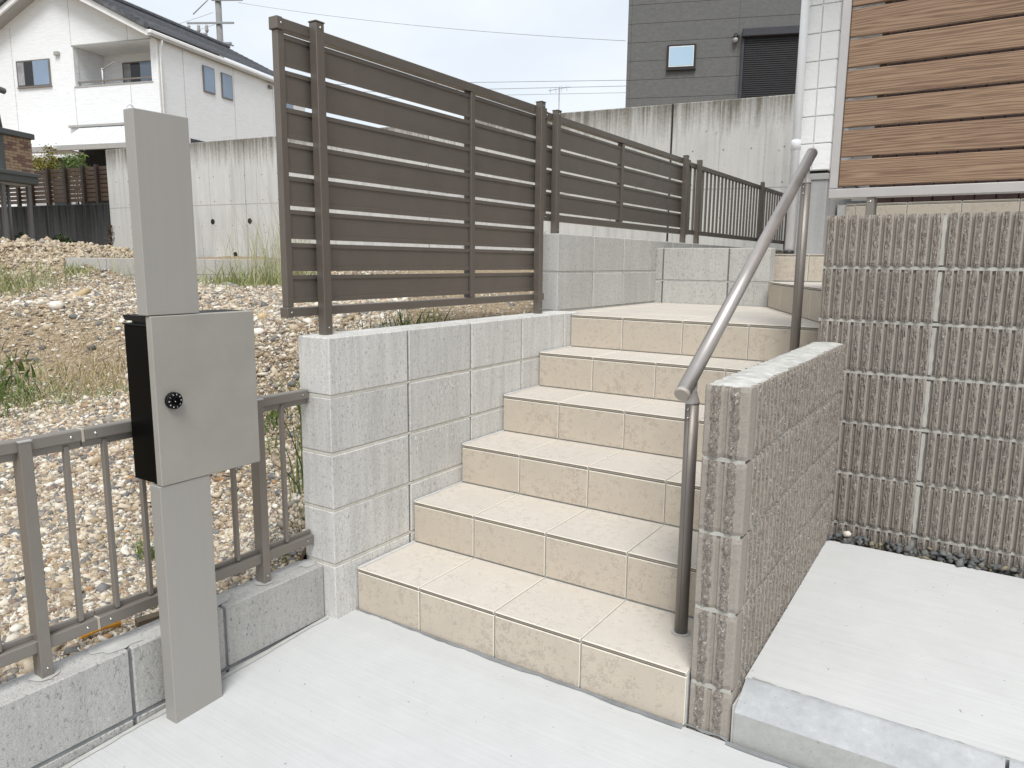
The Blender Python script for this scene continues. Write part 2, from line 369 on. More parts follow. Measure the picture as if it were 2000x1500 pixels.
def cbox(sx, sy, sz, b, mats, front=None, edge=None):
    """chamfered box centred at 0; mats[0] all, mats[edge] chamfers, mats[front] the -Y face"""
    key = (round(sx, 4), round(sy, 4), round(sz, 4), b, tuple(mm.name for mm in mats), front, edge)
    if key in CACHE: return CACHE[key]
    hx, hy, hz = sx / 2, sy / 2, sz / 2; bm = bmesh.new()
    b = min(b, hx * .45, hy * .45, hz * .45)
    for i in (-1, 1):
        for j in (-1, 1):
            for l in (-1, 1):
                if b <= 0: bm.verts.new((i * hx, j * hy, l * hz))
                else:
                    bm.verts.new((i * hx, j * (hy - b), l * (hz - b))); bm.verts.new((i * (hx - b), j * hy, l * (hz - b))); bm.verts.new((i * (hx - b), j * (hy - b), l * hz))
    bmesh.ops.convex_hull(bm, input=bm.verts[:])
    bmesh.ops.dissolve_limit(bm, angle_limit=.01, verts=bm.verts[:], edges=bm.edges[:])
    bmesh.ops.recalc_face_normals(bm, faces=bm.faces[:])
    for f in bm.faces:
        n = f.normal
        if max(abs(n.x), abs(n.y), abs(n.z)) < .99: f.material_index = edge or 0
        elif front is not None and n.y < -.9: f.material_index = front
    me = bpy.data.meshes.new('mesh'); bm.to_mesh(me); bm.free()
    for mm in mats: me.materials.append(mm)
    CACHE[key] = me; return me
def box(name, mn, mx_, mat, parent, bev=.002, F=I4, jit=0.0):
    mn = Vector(mn); mx_ = Vector(mx_); s = mx_ - mn; c = (mn + mx_) / 2
    W = F @ T(*c)
    if jit: W = W @ Matrix.Rotation(random.gauss(0, jit), 4, 'Z') @ Matrix.Rotation(random.gauss(0, jit), 4, 'X')
    return link(name, cbox(abs(s.x), abs(s.y), abs(s.z), bev, [M[mat]]), W, parent)
def rot_to(d):
    return Vector(d).to_track_quat('Z', 'Y').to_matrix().to_4x4()
def tube_mesh(pts, r, mat, n=14, smooth=True, cap=True):
    pts = [Vector(q) for q in pts]; rs = r if isinstance(r, (list, tuple)) else [r] * len(pts)
    vs, fs = [], []; up = None
    for i, q in enumerate(pts):
        d = (pts[min(i + 1, len(pts) - 1)] - pts[max(i - 1, 0)]).normalized()
        if up is None:
            up = Vector((0, 0, 1)) if abs(d.z) < .95 else Vector((1, 0, 0))
        x = d.cross(up).normalized(); up = x.cross(d).normalized()
        for j in range(n):
            a = 2 * math.pi * j / n; vs.append(q + (x * math.cos(a) + up * math.sin(a)) * rs[i])
    for i in range(len(pts) - 1):
        for j in range(n):
            a, b = i * n + j, i * n + (j + 1) % n; fs.append((a, b, b + n, a + n))
    ns = len(fs)
    if cap: fs.append(tuple(range(n - 1, -1, -1))); fs.append(tuple((len(pts) - 1) * n + j for j in range(n)))
    me = mesh_from(vs, fs, [M[mat]])
    if smooth: me.polygons.foreach_set('use_smooth', [i < ns for i in range(len(fs))])
    return me
def tube(name, pts, r, mat, parent, n=14, F=I4, cap=True):
    return link(name, tube_mesh(pts, r, mat, n, True, cap), F, parent)
def prism(name, poly, axis, a, b, mat, parent, F=I4):
    """extrude a polygon: axis 'y' -> poly in (x,z); 'x' -> (y,z); 'z' -> (x,y)"""
    def P(q, t): return {'y': (q[0], t, q[1]), 'x': (t, q[0], q[1]), 'z': (q[0], q[1], t)}[axis]
    n = len(poly); bm = bmesh.new()
    v0 = [bm.verts.new(P(q, a)) for q in poly]; v1 = [bm.verts.new(P(q, b)) for q in poly]
    bm.faces.new(v0); bm.faces.new(v1[::-1])
    for i in range(n): bm.faces.new((v0[i], v0[(i + 1) % n], v1[(i + 1) % n], v1[i]))
    bmesh.ops.recalc_face_normals(bm, faces=bm.faces[:])
    me = bpy.data.meshes.new('mesh'); bm.to_mesh(me); bm.free(); me.materials.append(M[mat])
    return link(name, me, F, parent)
def screw(p, d, parent, r=.004):
    me = CACHE.setdefault(('screw', r), tube_mesh([(0, 0, 0), (0, 0, .0018), (0, 0, .003)], [r, r * .9, r * .45], 'screw', 8))
    return link('screw', me, T(*p) @ rot_to(d), parent)

# ------------------------------------------------------------------ terrain
CTRL = [(-.17, -1.6, .11), (-.17, -1.0, .12), (-.17, -.5, .13), (-.17, -.06, .14), (-.17, -2.6, .10), (-1.5, -2.6, .10), (-3.5, -2.4, .12), (-5, -1.2, .25), (-6, 0, .45), (-9, -1, .6), (-12, -2.5, .7),
        (-3.186, .286, .28), (-3.01, .502, .35), (-2.697, .822, .50), (-1.753, -.106, .2), (-1.402, .061, .22), (-.796, -.387, .15), (-2.6, -1.0, .14), (-3.9, -.6, .2),
        (-4.453, .861, .83), (-3.96, .63, .55), (-3.88, .935, .60), (-4.998, 1.486, .87), (-6.1, 2.525, .95), (-7.242, 3.794, .99), (-3.589, 1.16, .75), (-3.214, 1.128, .63), (-4.239, 2.462, 1.0), (-2.549, 1.284, .80), (-7.556, 2.159, .94),
        (-.731, .345, .15), (-.971, .55, .30), (-1.164, .719, .50), (-1.30, .83, .70), (-1.474, .993, .86), (-2.279, 1.656, .93), (-3.839, 2.941, 1.0), (-1.227, 1.819, .95),
        (-.26, .30, .55), (-.30, .55, .80), (-.22, .9, .90), (-.22, 1.5, .93), (-.7, .9, .86), (-.8, 3, 1.02), (-.8, 6, 1.1), (-3, 6, 1.08), (-6, 5.0, 1.05), (-7.5, 4.8, 1.02),
        (-8.45, 3.08, 1.43), (-8.32, 3.75, 1.33), (-8.34, 2.52, 1.32), (-8.26, 4.14, 1.28), (-7.27, 2.6, 1.13), (-9.8, 3.6, 1.38), (-10, 5.2, 1.3), (-7.6, 5.6, 1.22), (-12, 4, 1.3), (-13, 2, 1.3), (-9.2, 1.6, 1.2), (-11, 0, 1.1), (-4, 7, 1.2), (-.5, 7.2, 1.2), (-9, 6, 1.25)]
CT = np.array(CTRL)
def tps(d): return np.where(d > 1e-9, d * d * np.log(d + 1e-12), 0)
_K = tps(np.linalg.norm(CT[:, None, :2] - CT[None, :, :2], axis=2)) + np.eye(len(CT)) * .02
_P = np.concatenate([np.ones((len(CT), 1)), CT[:, :2]], 1)
_A = np.block([[_K, _P], [_P.T, np.zeros((3, 3))]]); _S = np.linalg.solve(_A, np.concatenate([CT[:, 2], np.zeros(3)]))
def terr(xy):
    xy = np.atleast_2d(np.asarray(xy, float)); out_ = np.empty(len(xy))
    for i in range(0, len(xy), 20000):
        q = xy[i:i + 20000]
        out_[i:i + 20000] = tps(np.linalg.norm(q[:, None] - CT[None, :, :2], axis=2)) @ _S[:-3] + _S[-3] + q @ _S[-2:]
    x, y = xy[:, 0], xy[:, 1]
    lump = (.020 * np.sin(2.7 * x + 1.3 * np.sin(2.1 * y)) * np.sin(3.1 * y + .7) + .012 * np.sin(7.3 * x + 2 * np.sin(5 * y)) * np.sin(6.1 * y - 1.1) + .006 * np.sin(17 * x + 3 * np.sin(11 * y)) * np.sin(19 * y)
            + .004 * np.sin(41 * x + 2 * np.sin(23 * y)) * np.sin(37 * y + 1))
    far = np.clip((np.hypot(x + 2, y) - 2.0) / 3, .25, 1.6)
    near = np.clip((-x - .17) / .5, 0, 1)
    mound = np.exp(-(((x + 8.6) / 1.6) ** 2 + ((y - 3.2) / 1.2) ** 2))
    rough = mound * (.05 * np.sin(9 * x + 3 * np.sin(4 * y)) * np.sin(11 * y) + .03 * np.sin(23 * x + 5 * y) * np.sin(19 * y - 3 * x))
    return out_ + lump * far * near + rough
gx = np.concatenate([-14 + np.arange(0, 80) * .1, np.arange(-6, -.15, .045), [-.145]]); gy = np.concatenate([np.arange(-3, 3.2, .045), np.arange(3.2, 7.7, .1)])
XX, YY = np.meshgrid(gx, gy); xy = np.stack([XX.ravel(), YY.ravel()], 1); zz = terr(xy)
# keep soil clear of the big retaining wall line
vv = np.concatenate([xy, zz[:, None]], 1); nx, ny = len(gx), len(gy)
ii = np.arange(nx * ny).reshape(ny, nx); fc = np.stack([ii[:-1, :-1], ii[:-1, 1:], ii[1:, 1:], ii[1:, :-1]], -1).reshape(-1, 4)
me = bpy.data.meshes.new('terrain'); me.from_pydata(vv.tolist(), [], fc.tolist()); me.materials.append(M['soil']); me.polygons.foreach_set('use_smooth', [True] * len(me.polygons)); me.update()
soil = struct(link('soil_terrain', me, I4))
g = 400
struct(link('ground', mesh_from([(-g, -g, -.16), (g, -g, -.16), (g, g, -.16), (-g, g, -.16)], [(0, 1, 2, 3)], [M['soil']]), I4))
# high ground behind the retaining walls, carrying the far houses
BD = Vector((.99053, .13735, 0)); BN = Vector((-.13735, .99053, 0)); BA = Vector((-12.32, 6.09, 0))
FB = Matrix(((BD.x, BN.x, 0, BA.x), (BD.y, BN.y, 0, BA.y), (0, 0, 1, 0), (0, 0, 0, 1)))
up_ = prism('upper_ground', [(-60, 1.2), (80, 1.2), (80, 120), (-60, 120)], 'z', -.1, 2.25, 'soil', None, FB); struct(up_)

# ------------------------------------------------------------------ driveway and raised slab
def grid_mesh(x0, x1, y0, y1, n, m_, zf, mat, skirt=.15):
    xs = np.linspace(x0, x1, n); ys = np.linspace(y0, y1, m_); vs, fs = [], []
    for y in ys:
        for x in xs: vs.append((x, y, zf(x, y)))
    for j in range(m_ - 1):
        for i in range(n - 1): fs.append((j * n + i, j * n + i + 1, (j + 1) * n + i + 1, (j + 1) * n + i))
    per = [i for i in range(n)] + [j * n + n - 1 for j in range(1, m_)] + [(m_ - 1) * n + i for i in range(n - 2, -1, -1)] + [j * n for j in range(m_ - 2, 0, -1)]
    base = len(vs)
    for q in per: vs.append((vs[q][0], vs[q][1], vs[q][2] - skirt))
    for i in range(len(per)):
        a, b = per[i], per[(i + 1) % len(per)]; fs.append((a, base + i, base + (i + 1) % len(per), b))
    return mesh_from(vs, fs, [M[mat]])
def dz(x, y): return (.045 * y if y < 0 else 0) - .004 + .0025 * math.sin(2.1 * x + .6) * math.sin(1.7 * y)
drive = struct(link('driveway', grid_mesh(-.052, 5, -5, .098, 50, 50, dz, 'concrete_drive'), I4))
slabz = lambda x, y: .121 + (y - .215) * .036 + .002 * math.sin(3 * x) * math.sin(4 * y)
slab = struct(link('parking_slab', grid_mesh(1.3655, 4.6, .222, 1.352, 40, 24, slabz, 'concrete_slab', .3), I4))
# irregular mortar smears where things meet the concrete
def smear(name, p0, p1, wmin, wmax, mat, parent, side, z=.0022, n=60, zf=None, seed=1):
    r_ = random.Random(seed); p0, p1 = Vector(p0), Vector(p1); d = (p1 - p0); nrm = Vector(side)
    vs, fs = [], []; wv = r_.random()
    for i in range(n + 1):
        t = i / n; wv = max(0, min(1, wv + r_.uniform(-.28, .28))); q = p0 + d * t; e = q + nrm * (wmin + (wmax - wmin) * wv)
        vs += [(q.x, q.y, q.z + z + .002), (e.x, e.y, (zf(e.x, e.y) if zf else e.z) + z)]
    for i in range(n): fs.append((2 * i, 2 * i + 1, 2 * i + 3, 2 * i + 2))
    return link(name, mesh_from(vs, fs, [M[mat]]), I4, parent)
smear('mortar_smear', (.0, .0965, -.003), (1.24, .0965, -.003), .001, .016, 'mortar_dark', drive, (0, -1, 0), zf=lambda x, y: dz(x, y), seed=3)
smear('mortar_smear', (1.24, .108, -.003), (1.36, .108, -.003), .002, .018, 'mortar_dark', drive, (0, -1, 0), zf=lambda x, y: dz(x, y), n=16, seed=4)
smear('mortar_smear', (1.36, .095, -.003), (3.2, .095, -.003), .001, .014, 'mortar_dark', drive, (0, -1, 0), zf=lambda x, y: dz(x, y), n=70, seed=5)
smear('mortar_smear', (-.045, -.008, -.005), (-.045, -1.5, dz(0, -1.5)), .002, .016, 'mortar_grey', drive, (1, 0, 0), zf=lambda x, y: dz(x, y), seed=6)
smear('mortar_smear', (1.383, .224, .121), (3.4, .224, .121), .002, .03, 'mortar_grey', slab, (0, 1, 0), zf=slabz, n=90, seed=8)

# ------------------------------------------------------------------ tiled stairs
Y1, RUN, Z1, RISE, X0, TW = .0993, .3124, .1558, .1661, -.0134, .3102
XS0, XS1 = .006, 1.243
st = thing('tiled_stairs', 'beige tiled flight of six steps rising to a tiled landing between the walls', 'stairs', T(.6, .1, 0))
def cuts(a, b, x0=X0, w_=TW):
    e = [a]; i = 1
    while x0 + i * w_ < b - .02:
        if x0 + i * w_ > a + .02: e.append(x0 + i * w_)
        i += 1
    return e + [b]
G = .0022
def tread_tile(x0, x1, y0, y1, z, parent, lip=True):
    sx, sy = x1 - x0 - 2 * G, y1 - y0 - 2 * G
    me = cbox(sx, sy, .010, .0022, [M['tile'], M['tile_edge'], M['tile_lip']], 2 if lip else None, 1)
    return link('tile', me, T((x0 + x1) / 2, (y0 + y1) / 2, z - .005 + random.uniform(-.0004, .0004)), parent)
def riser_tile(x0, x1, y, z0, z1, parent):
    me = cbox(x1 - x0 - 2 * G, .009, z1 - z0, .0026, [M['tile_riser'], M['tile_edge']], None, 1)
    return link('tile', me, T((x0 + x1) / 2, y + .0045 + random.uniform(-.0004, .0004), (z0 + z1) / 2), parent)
for kx in range(6):
    y, z = Y1 + RUN * kx, Z1 + RISE * kx
    zb = -.12
    y_end = y + RUN + .05 if kx < 5 else y + .30
    step = box('step' if kx < 5 else 'landing', (XS0 - .004, y + .0085, zb), (XS1, y_end, z - .006), 'grout', st, .001)
    yb = y + RUN if kx < 5 else y + .31
    es = cuts(XS0, XS1)
    for a, b in zip(es[:-1], es[1:]):
        if kx < 5: tread_tile(a, b, y - .003, yb + .004, z, step)
        riser_tile(a, b, y + .001, (z - RISE + .004) if kx else -.003, z - .0155, step)
    if kx == 5: landing = step
zl = Z1 + 5 * RISE; yl = Y1 + 5 * RUN
box('landing_bed', (-.130, yl + .2, .4), (1.60, 3.105, zl - .0062), 'grout', landing, 0)
xe = [-.132, -.0134 + .0, .2968, .607, .9172, 1.243]
ye = [yl - .003, yl + .309, yl + .619, yl + .929, yl + 1.239, 3.104]
for j in range(5):
    for i in range(5):
        if j == 0 and i == 0: continue
        a, b = xe[i], xe[i + 1]
        if j == 0 and i == 1: a = XS0
        tread_tile(a, b, ye[j], ye[j + 1], zl, landing, j == 0)
tread_tile(xe[0], xe[1], 1.764, ye[1], zl, landing, False)
for j in range(1): tread_tile(1.243, 1.55, ye[1], ye[2], zl, landing, False)
# side mortar line where the flight meets the grey wall
for kx in range(6):
    y, z = Y1 + RUN * kx, Z1 + RISE * kx
    smear('mortar_joint', (.0055, y, z), (.0055, y + (RUN if kx < 5 else .10), z), .004, .013, 'grout', st, (1, 0, 0), .0012, 16, None, 20 + kx)

# winder steps beyond the landing
ws = thing('winder_steps', 'pair of beige tiled winder steps turning right off the upper landing', 'stairs', T(1.0, 2.8, zl))
A0 = Vector((.634, 3.067)); DD = Vector((.4227, -.9063)); NN = Vector((.9063, .4227)); ZA, ZB = 1.146, 1.318
P1 = A0 + DD * 1.75
core = prism('step', [(A0.x + .010, A0.y + .02), (P1.x + .01, P1.y), (2.2, P1.y), (2.2, 3.6), (.55, 3.6), (.55, 3.24)], 'z', .4, ZA - .006, 'grout', ws)
FR = Matrix(((DD.x, NN.x, 0, A0.x), (DD.y, NN.y, 0, A0.y), (0, 0, 1, 0), (0, 0, 0, 1)))
s_ = 0
for q in (.35, .70, 1.05, 1.40, 1.75):
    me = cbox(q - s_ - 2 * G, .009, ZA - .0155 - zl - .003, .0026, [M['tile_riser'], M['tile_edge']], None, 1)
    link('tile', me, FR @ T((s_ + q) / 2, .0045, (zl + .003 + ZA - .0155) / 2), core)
    me = cbox(q - s_ - 2 * G, .62, .010, .0022, [M['tile'], M['tile_edge'], M['tile_lip']], 2, 1)
    link('tile', me, FR @ T((s_ + q) / 2, .307, ZA - .005), core); s_ = q
core2 = box('step', (.50, 3.309, .4), (2.2, 3.9, ZB - .006), 'grout', ws, 0)
for a, b in ((.50, .812), (.812, 1.122), (1.122, 1.432), (1.432, 1.742)):
    riser_tile(a, b, 3.30, ZA + .003, ZB - .0155, core2); tread_tile(a, b, 3.297, 3.60, ZB, core2)

# ------------------------------------------------------------------ grey block walls
def block_wall(name, label, x0, x1, rows, cols_fn, parent_loc, mat='block_grey', mort='mortar_pale', axis='y', inset=.005, cap=True, j=.005, perp=None):
    """axis y: wall runs along y between x0,x1; rows list of z edges from the top"""
    th = thing(name, label, 'wall', T(*parent_loc))
    zs = rows; allc = cols_fn(0)
    lo, hi = allc[0], allc[-1]
    def bx(nm, a, b, z0, z1, mt, e, bev):
        if axis == 'y': return box(nm, (x0 + e, a, z0), (x1 - e, b, z1), mt, th, bev)
        return box(nm, (a, x0 + e, z0), (b, x1 - e, z1), mt, th, bev)
    bx('mortar_core', lo + inset, hi - inset, zs[-1], zs[0] - .004, perp or mort, inset + .002, 0)
    for zj in zs[1:-1]: bx('bed_joint', lo + .002, hi - .002, zj - .0049, zj + .0049, mort, .0025, 0)
    for r in range(len(zs) - 1):
        c = cols_fn(r)
        for a, b in zip(c[:-1], c[1:]):
            e = random.uniform(-.0006, .0012)
            bx('block', a + (j if a > lo + .001 else 0), b - (j if b < hi - .001 else 0), zs[r + 1] + (j if r < len(zs) - 2 else 0), zs[r] - (j if r else 0), mat, e, .0035)
    return th
block_wall('block_wall', 'grey concrete block wall along the left side of the beige stairs', -.15, 0, [.995, .795, .595, .395, .195, -.10], lambda r: [0, .4, .8, 1.2, 1.6, 1.762], (-.07, .8, 0), perp='mortar_perp')
block_wall('low_block_wall', 'low grey block wall carrying the picket fence behind the letterbox post', -.158, -.055, [.189, -.014, -.21], lambda r: [-2.3, -1.905, -1.505, -1.105, -.705, -.405, -.004], (-.1, -1, -.05), 'block_low', 'mortar_dark')
block_wall('upper_block_wall', 'grey block wall standing on the landing under the shorter slatted fence', -.285, -.135, [1.402, 1.198, .99, .6], lambda r: [1.762, 2.173, 2.585, 3.0, 3.4, 3.8, 4.2, 4.6, 5.0, 5.4, 5.8, 6.2, 6.6, 7.0], (-.2, 4, .9), 'block_up', 'mortar_grey', perp='mortar_perp')
block_wall('landing_block_wall', 'short grey block wall closing the back of the tiled landing', 3.108, 3.226, [1.354, 1.137, .975, .6], lambda r: [-.245, -.087, .36, .622], (.2, 3.16, .97), 'block_up', 'mortar_grey', 'x', perp='mortar_perp')
# mortar skim on wall tops
def lw_top(x, y): return .1905
wl = bpy.data.objects['low_block_wall']
for (y_, rr) in ((-.71, .055), (-.405, .05), (-.03, .03), (-1.1, .05)):
    vs = [( -.112, y_, .1925)]; n = 16
    for i in range(n):
        a = 2 * math.pi * i / n; r_ = rr * random.uniform(.6, 1.15); vs.append((max(-.157, min(-.0565, -.112 + math.cos(a) * r_)), y_ + math.sin(a) * r_ * 1.3, .1905))
    link('mortar_patch', mesh_from(vs, [(0, 1 + i, 1 + (i + 1) % n) for i in range(n)], [M['mortar_grey']]), I4, wl)

bwl = bpy.data.objects['block_wall']; vs, fs = [], []; rr_ = random.Random(9)
for (yc, zc_, sy, sz, n) in ((.62, .74, .07, .05, 26), (.74, .63, .05, .05, 16), (.98, .765, .09, .022, 22), (1.12, .775, .03, .02, 8), (.55, .565, .12, .03, 26), (.50, .365, .08, .02, 12), (.45, .545, .03, .03, 8)):
    for i in range(n):
        y = rr_.gauss(yc, sy * .7); z = rr_.gauss(zc_, sz * .7); w_ = rr_.uniform(.0012, .0032); h = rr_.uniform(.006, .026)
        if min(abs(z - zj) for zj in (.795, .595, .395)) < .014 or min(abs(y - yj) for yj in (.4, .8, 1.2)) < .008: continue
        b0 = len(vs); vs += [(.0013, y - w_, z), (.0013, y - w_ * .4, z + h * .5), (.0013, y + w_ * .5, z + h * .45), (.0013, y + w_, z - h * .1), (.0013, y + w_ * .2, z - h * .6)]; fs.append((b0 + 4, b0 + 3, b0 + 2, b0 + 1, b0))
o = link('lime_streaks', mesh_from(vs, fs, [M['lime']]), I4, bwl); o['kind'] = 'stuff'
# garden kerb wall far left (two courses)
P0, P1_ = Vector((-7.24, 2.74)), Vector((-6.42, 5.12)); L_ = (P1_ - P0).length; dd = (P1_ - P0).normalized()
FG = Matrix(((dd.x, -dd.y, 0, P0.x), (dd.y, dd.x, 0, P0.y), (0, 0, 1, 0), (0, 0, 0, 1)))
gw = thing('garden_block_wall', 'two-course pale block wall edging the stony plateau below the concrete retaining wall', 'wall', FG)
box('mortar_core', (.006, .006, .7), (L_ - .006, .114, 1.246), 'mortar_grey', gw, 0, FG)
nb = 6
for r, (za, zb) in enumerate(((1.05, 1.25), (.85, 1.04))):
    for i in range(nb): box('block', (i * L_ / nb + .006, 0, za), ((i + 1) * L_ / nb - .006, .12, zb), 'block_far', gw, .004, FG)
# nothing sits in front of its ends

# ------------------------------------------------------------------ ribbed block walls
def ribbed_mesh(Wd, H, D, period, seed, both=True, spec=None, rows=14):
    r_ = np.random.default_rng(seed)
    prof = []                                        # (x, y offset, rough)
    if spec is None:
        n = max(1, round(Wd / period)); P = Wd / n
        for i in range(n):
            x = i * P - Wd / 2
            for (fx, off, rg) in ((.0, .0135, 0), (.24, .0135, 0), (.255, .001, 0), (.335, 0, 0), (.37, 0, 1), (.44, -.001, 1), (.51, -.002, 1), (.58, -.002, 1), (.65, -.002, 1), (.72, -.001, 1), (.79, 0, 1), (.83, 0, 0), (.965, .001, 0), (.985, .0135, 0)):
                prof.append((x + fx * P, off, rg))
        prof.append((Wd / 2, .0135, 0))
    else: prof = spec
    xs = np.array([q[0] for q in prof]); of = np.array([q[1] for q in prof]); rg = np.array([q[2] for q in prof])
    zs = np.linspace(-H / 2, H / 2, rows + 1); nc = len(xs)
    V, Fa, Ix = [], [], []
    for sgn in ((1, -1) if both else (1,)):
        base = len(V)
        for jz, z in enumerate(zs):
            nz = r_.normal(0, 1, nc); edge = .0035 if jz in (0, rows) else 0
            for i in range(nc):
                y = -D / 2 + of[i] + (nz[i] * .0019 - .0005 if rg[i] else nz[i] * .0003) + edge
                zz_ = z + (r_.normal(0, .0016) if 0 < jz < rows else r_.normal(0, .0008) if rg[i] else 0)
                V.append((sgn * xs[i], sgn * y, zz_))
        for jz in range(rows):
            for i in range(nc - 1):
                a = base + jz * nc + i; Fa.append((a, a + 1, a + nc + 1, a + nc)); Ix.append(1 if rg[i] and rg[i + 1] else 0)
        mid = len(V); yb = 0 if both else D / 2
        for z in (zs[0], zs[-1]):
            for i in range(nc): V.append((sgn * xs[i], sgn * yb, z))
        for i in range(nc - 1):
            a = base + i; Fa.append((a + 1, a, mid + i, mid + i + 1)); Ix.append(0)
            a = base + rows * nc + i; Fa.append((a, a + 1, mid + nc + i + 1, mid + nc + i)); Ix.append(0)
        col = [base + jz * nc for jz in range(rows + 1)]
        Fa.append(tuple([mid] + col + [mid + nc])[::1]); Ix.append(0)
        col = [base + jz * nc + nc - 1 for jz in range(rows, -1, -1)]
        Fa.append(tuple([mid + nc + nc - 1] + col + [mid + nc - 1])); Ix.append(0)
    return mesh_from(V, Fa, [M['rib_smooth'], M['rib_rough']], Ix)
RC = {}
def ribbed(Wd, H, D, both=True, period=.041):
    key = (round(Wd, 3), round(H, 3), D, both, random.randrange(3))
    if key not in RC: RC[key] = ribbed_mesh(Wd, H, D, period, hash(key) % 9999, both)
    return RC[key]
tw = thing('tall_ribbed_wall', 'tall brown-grey split-rib block wall under the wooden fence', 'wall', T(2.2, 1.5, 0))
zt = [1.445, 1.242, 1.038, .838, .638, .43, .22, .0]; xt = [1.25, 1.66, 2.062, 2.464, 2.866, 3.268]
box('mortar_core', (1.266, 1.4365, -.1), (3.25, 1.555, 1.430), 'mortar_grey', tw, 0)
for r in range(7):
    for c_ in range(5):
        a, b = xt[c_], xt[c_ + 1]; h = zt[r] - zt[r + 1] - .010
        link('block', ribbed(b - a - .012, h, .152), T((a + b) / 2, 1.496 + random.uniform(-.001, .001), zt[r + 1] + h / 2 + .005), tw)
def bed(parent, p0, p1, out, n, zc, seed):
    r_ = random.Random(seed); p0, p1, out = Vector(p0), Vector(p1), Vector(out); vs, fs = [], []; wv = .5
    for i in range(n + 1):
        wv = max(0, min(1, wv + r_.uniform(-.35, .35))); q = p0.lerp(p1, i / n) + out * (.004 * wv - .002); hz = .0048 + .0022 * r_.random()
        vs += [(q.x, q.y, zc - hz), (q.x, q.y, zc + hz), (q.x - out.x * .014, q.y - out.y * .014, zc - .004), (q.x - out.x * .014, q.y - out.y * .014, zc + .004)]
    for i in range(n): a = 4 * i; fs += [(a, a + 4, a + 5, a + 1), (a + 1, a + 5, a + 7, a + 3), (a, a + 2, a + 6, a + 4)]
    return link('bed_joint', mesh_from(vs, fs, [M['mortar_rib']]), I4, parent)
for r in range(1, 7): bed(tw, (1.256, 1.4265, 0), (3.26, 1.4265, 0), (0, -1, 0), 150, zt[r], r)
for xj in xt[1:-1]:
    for r in range(6):
        zz0, zz1 = zt[r + 1] + .012, zt[r] - .012
        vs, fs = [], []; n = 8
        for i in range(n + 1):
            z = zz0 + (zz1 - zz0) * i / n; w1, w2 = random.uniform(.005, .0085), random.uniform(.005, .0085)
            vs += [(xj - w1, 1.4245, z), (xj + w2, 1.4245, z), (xj - w1, 1.436, z), (xj + w2, 1.440, z)]
        for i in range(n):
            a = 4 * i; fs += [(a, a + 1, a + 5, a + 4), (a + 2, a, a + 4, a + 6), (a + 1, a + 3, a + 7, a + 5)]
        link('mortar_joint', mesh_from(vs, fs, [M['mortar_rib']]), I4, tw)
rw = thing('low_ribbed_wall', 'low brown-grey split-rib block wall between the stairs and the parking slab', 'wall', T(1.3, .7, 0))
zr = [.952, .757, .558, .346, .129, -.10]
box('mortar_core', (1.2615, .155, -.1), (1.3465, 1.415, .940), 'mortar_pale', rw, 0)
box('mortar_core', (1.257, .121, -.1), (1.351, .165, .940), 'mortar_grey', rw, 0)
RZ90 = Matrix.Rotation(math.pi / 2, 4, 'Z')
yr = [.165, .505, .908, 1.31, 1.418]
RCACHE_E = {}
for r in range(5):
    h = zr[r] - zr[r + 1] - .010; zc = zr[r + 1] + h / 2 + .005
    sp = []
    x = -.058
    for (dx, off, rg) in ((0, .007, 0), (.004, .001, 0), (.016, 0, 0), (.019, -.001, 1), (.025, -.003, 1), (.031, -.004, 1), (.037, -.003, 1), (.042, -.001, 1), (.045, 0, 0), (.050, .0005, 0), (.0535, .006, 0), (.0585, .006, 0), (.062, .0005, 0), (.066, 0, 0),
                          (.069, -.001, 1), (.075, -.003, 1), (.081, -.004, 1), (.087, -.003, 1), (.092, -.001, 1), (.095, 0, 0), (.110, .001, 0), (.116, .007, 0)):
        sp.append((x + dx, off, rg))
    link('block', ribbed_mesh(.116, h, .055, .05, 300 + r, False, sp, 16), T(1.304, .1385, zc), rw)
    for a, b in zip(yr[:-1], yr[1:]):
        link('block', ribbed(b - a - .004, h, .118), T(1.304, (a + b) / 2, zc) @ RZ90, rw)
for r in range(1, 5):
    bed(rw, (1.3575, .1625, 0), (1.3575, 1.415, 0), (1, 0, 0), 110, zr[r], 30 + r); bed(rw, (1.2505, .163, 0), (1.2505, 1.415, 0), (-1, 0, 0), 60, zr[r], 40 + r)
    bed(rw, (1.25, .1155, 0), (1.358, .1155, 0), (0, -1, 0), 12, zr[r], 50 + r)
# ragged white mortar skim on the top
vs, fs = [], []; n = 70; r_ = random.Random(5)
for i in range(n + 1):
    y = .124 + (1.415 - .124) * i / n
    vs += [(1.2475 + r_.uniform(-.002, .006), y, .9472), (1.285, y, .951 + r_.uniform(-.0015, .0015)), (1.325, y, .951 + r_.uniform(-.0015, .0015)), (1.3595 + r_.uniform(-.012, .001), y, .9472)]
for q in range(4): vs[q] = (vs[q][0], vs[q][1] - .006, .9462)
for i in range(n):
    for q in range(3): a = 4 * i + q; fs.append((a, a + 1, a + 5, a + 4))
link('mortar_top', mesh_from(vs, fs, [M['mortar_white']]), I4, rw)

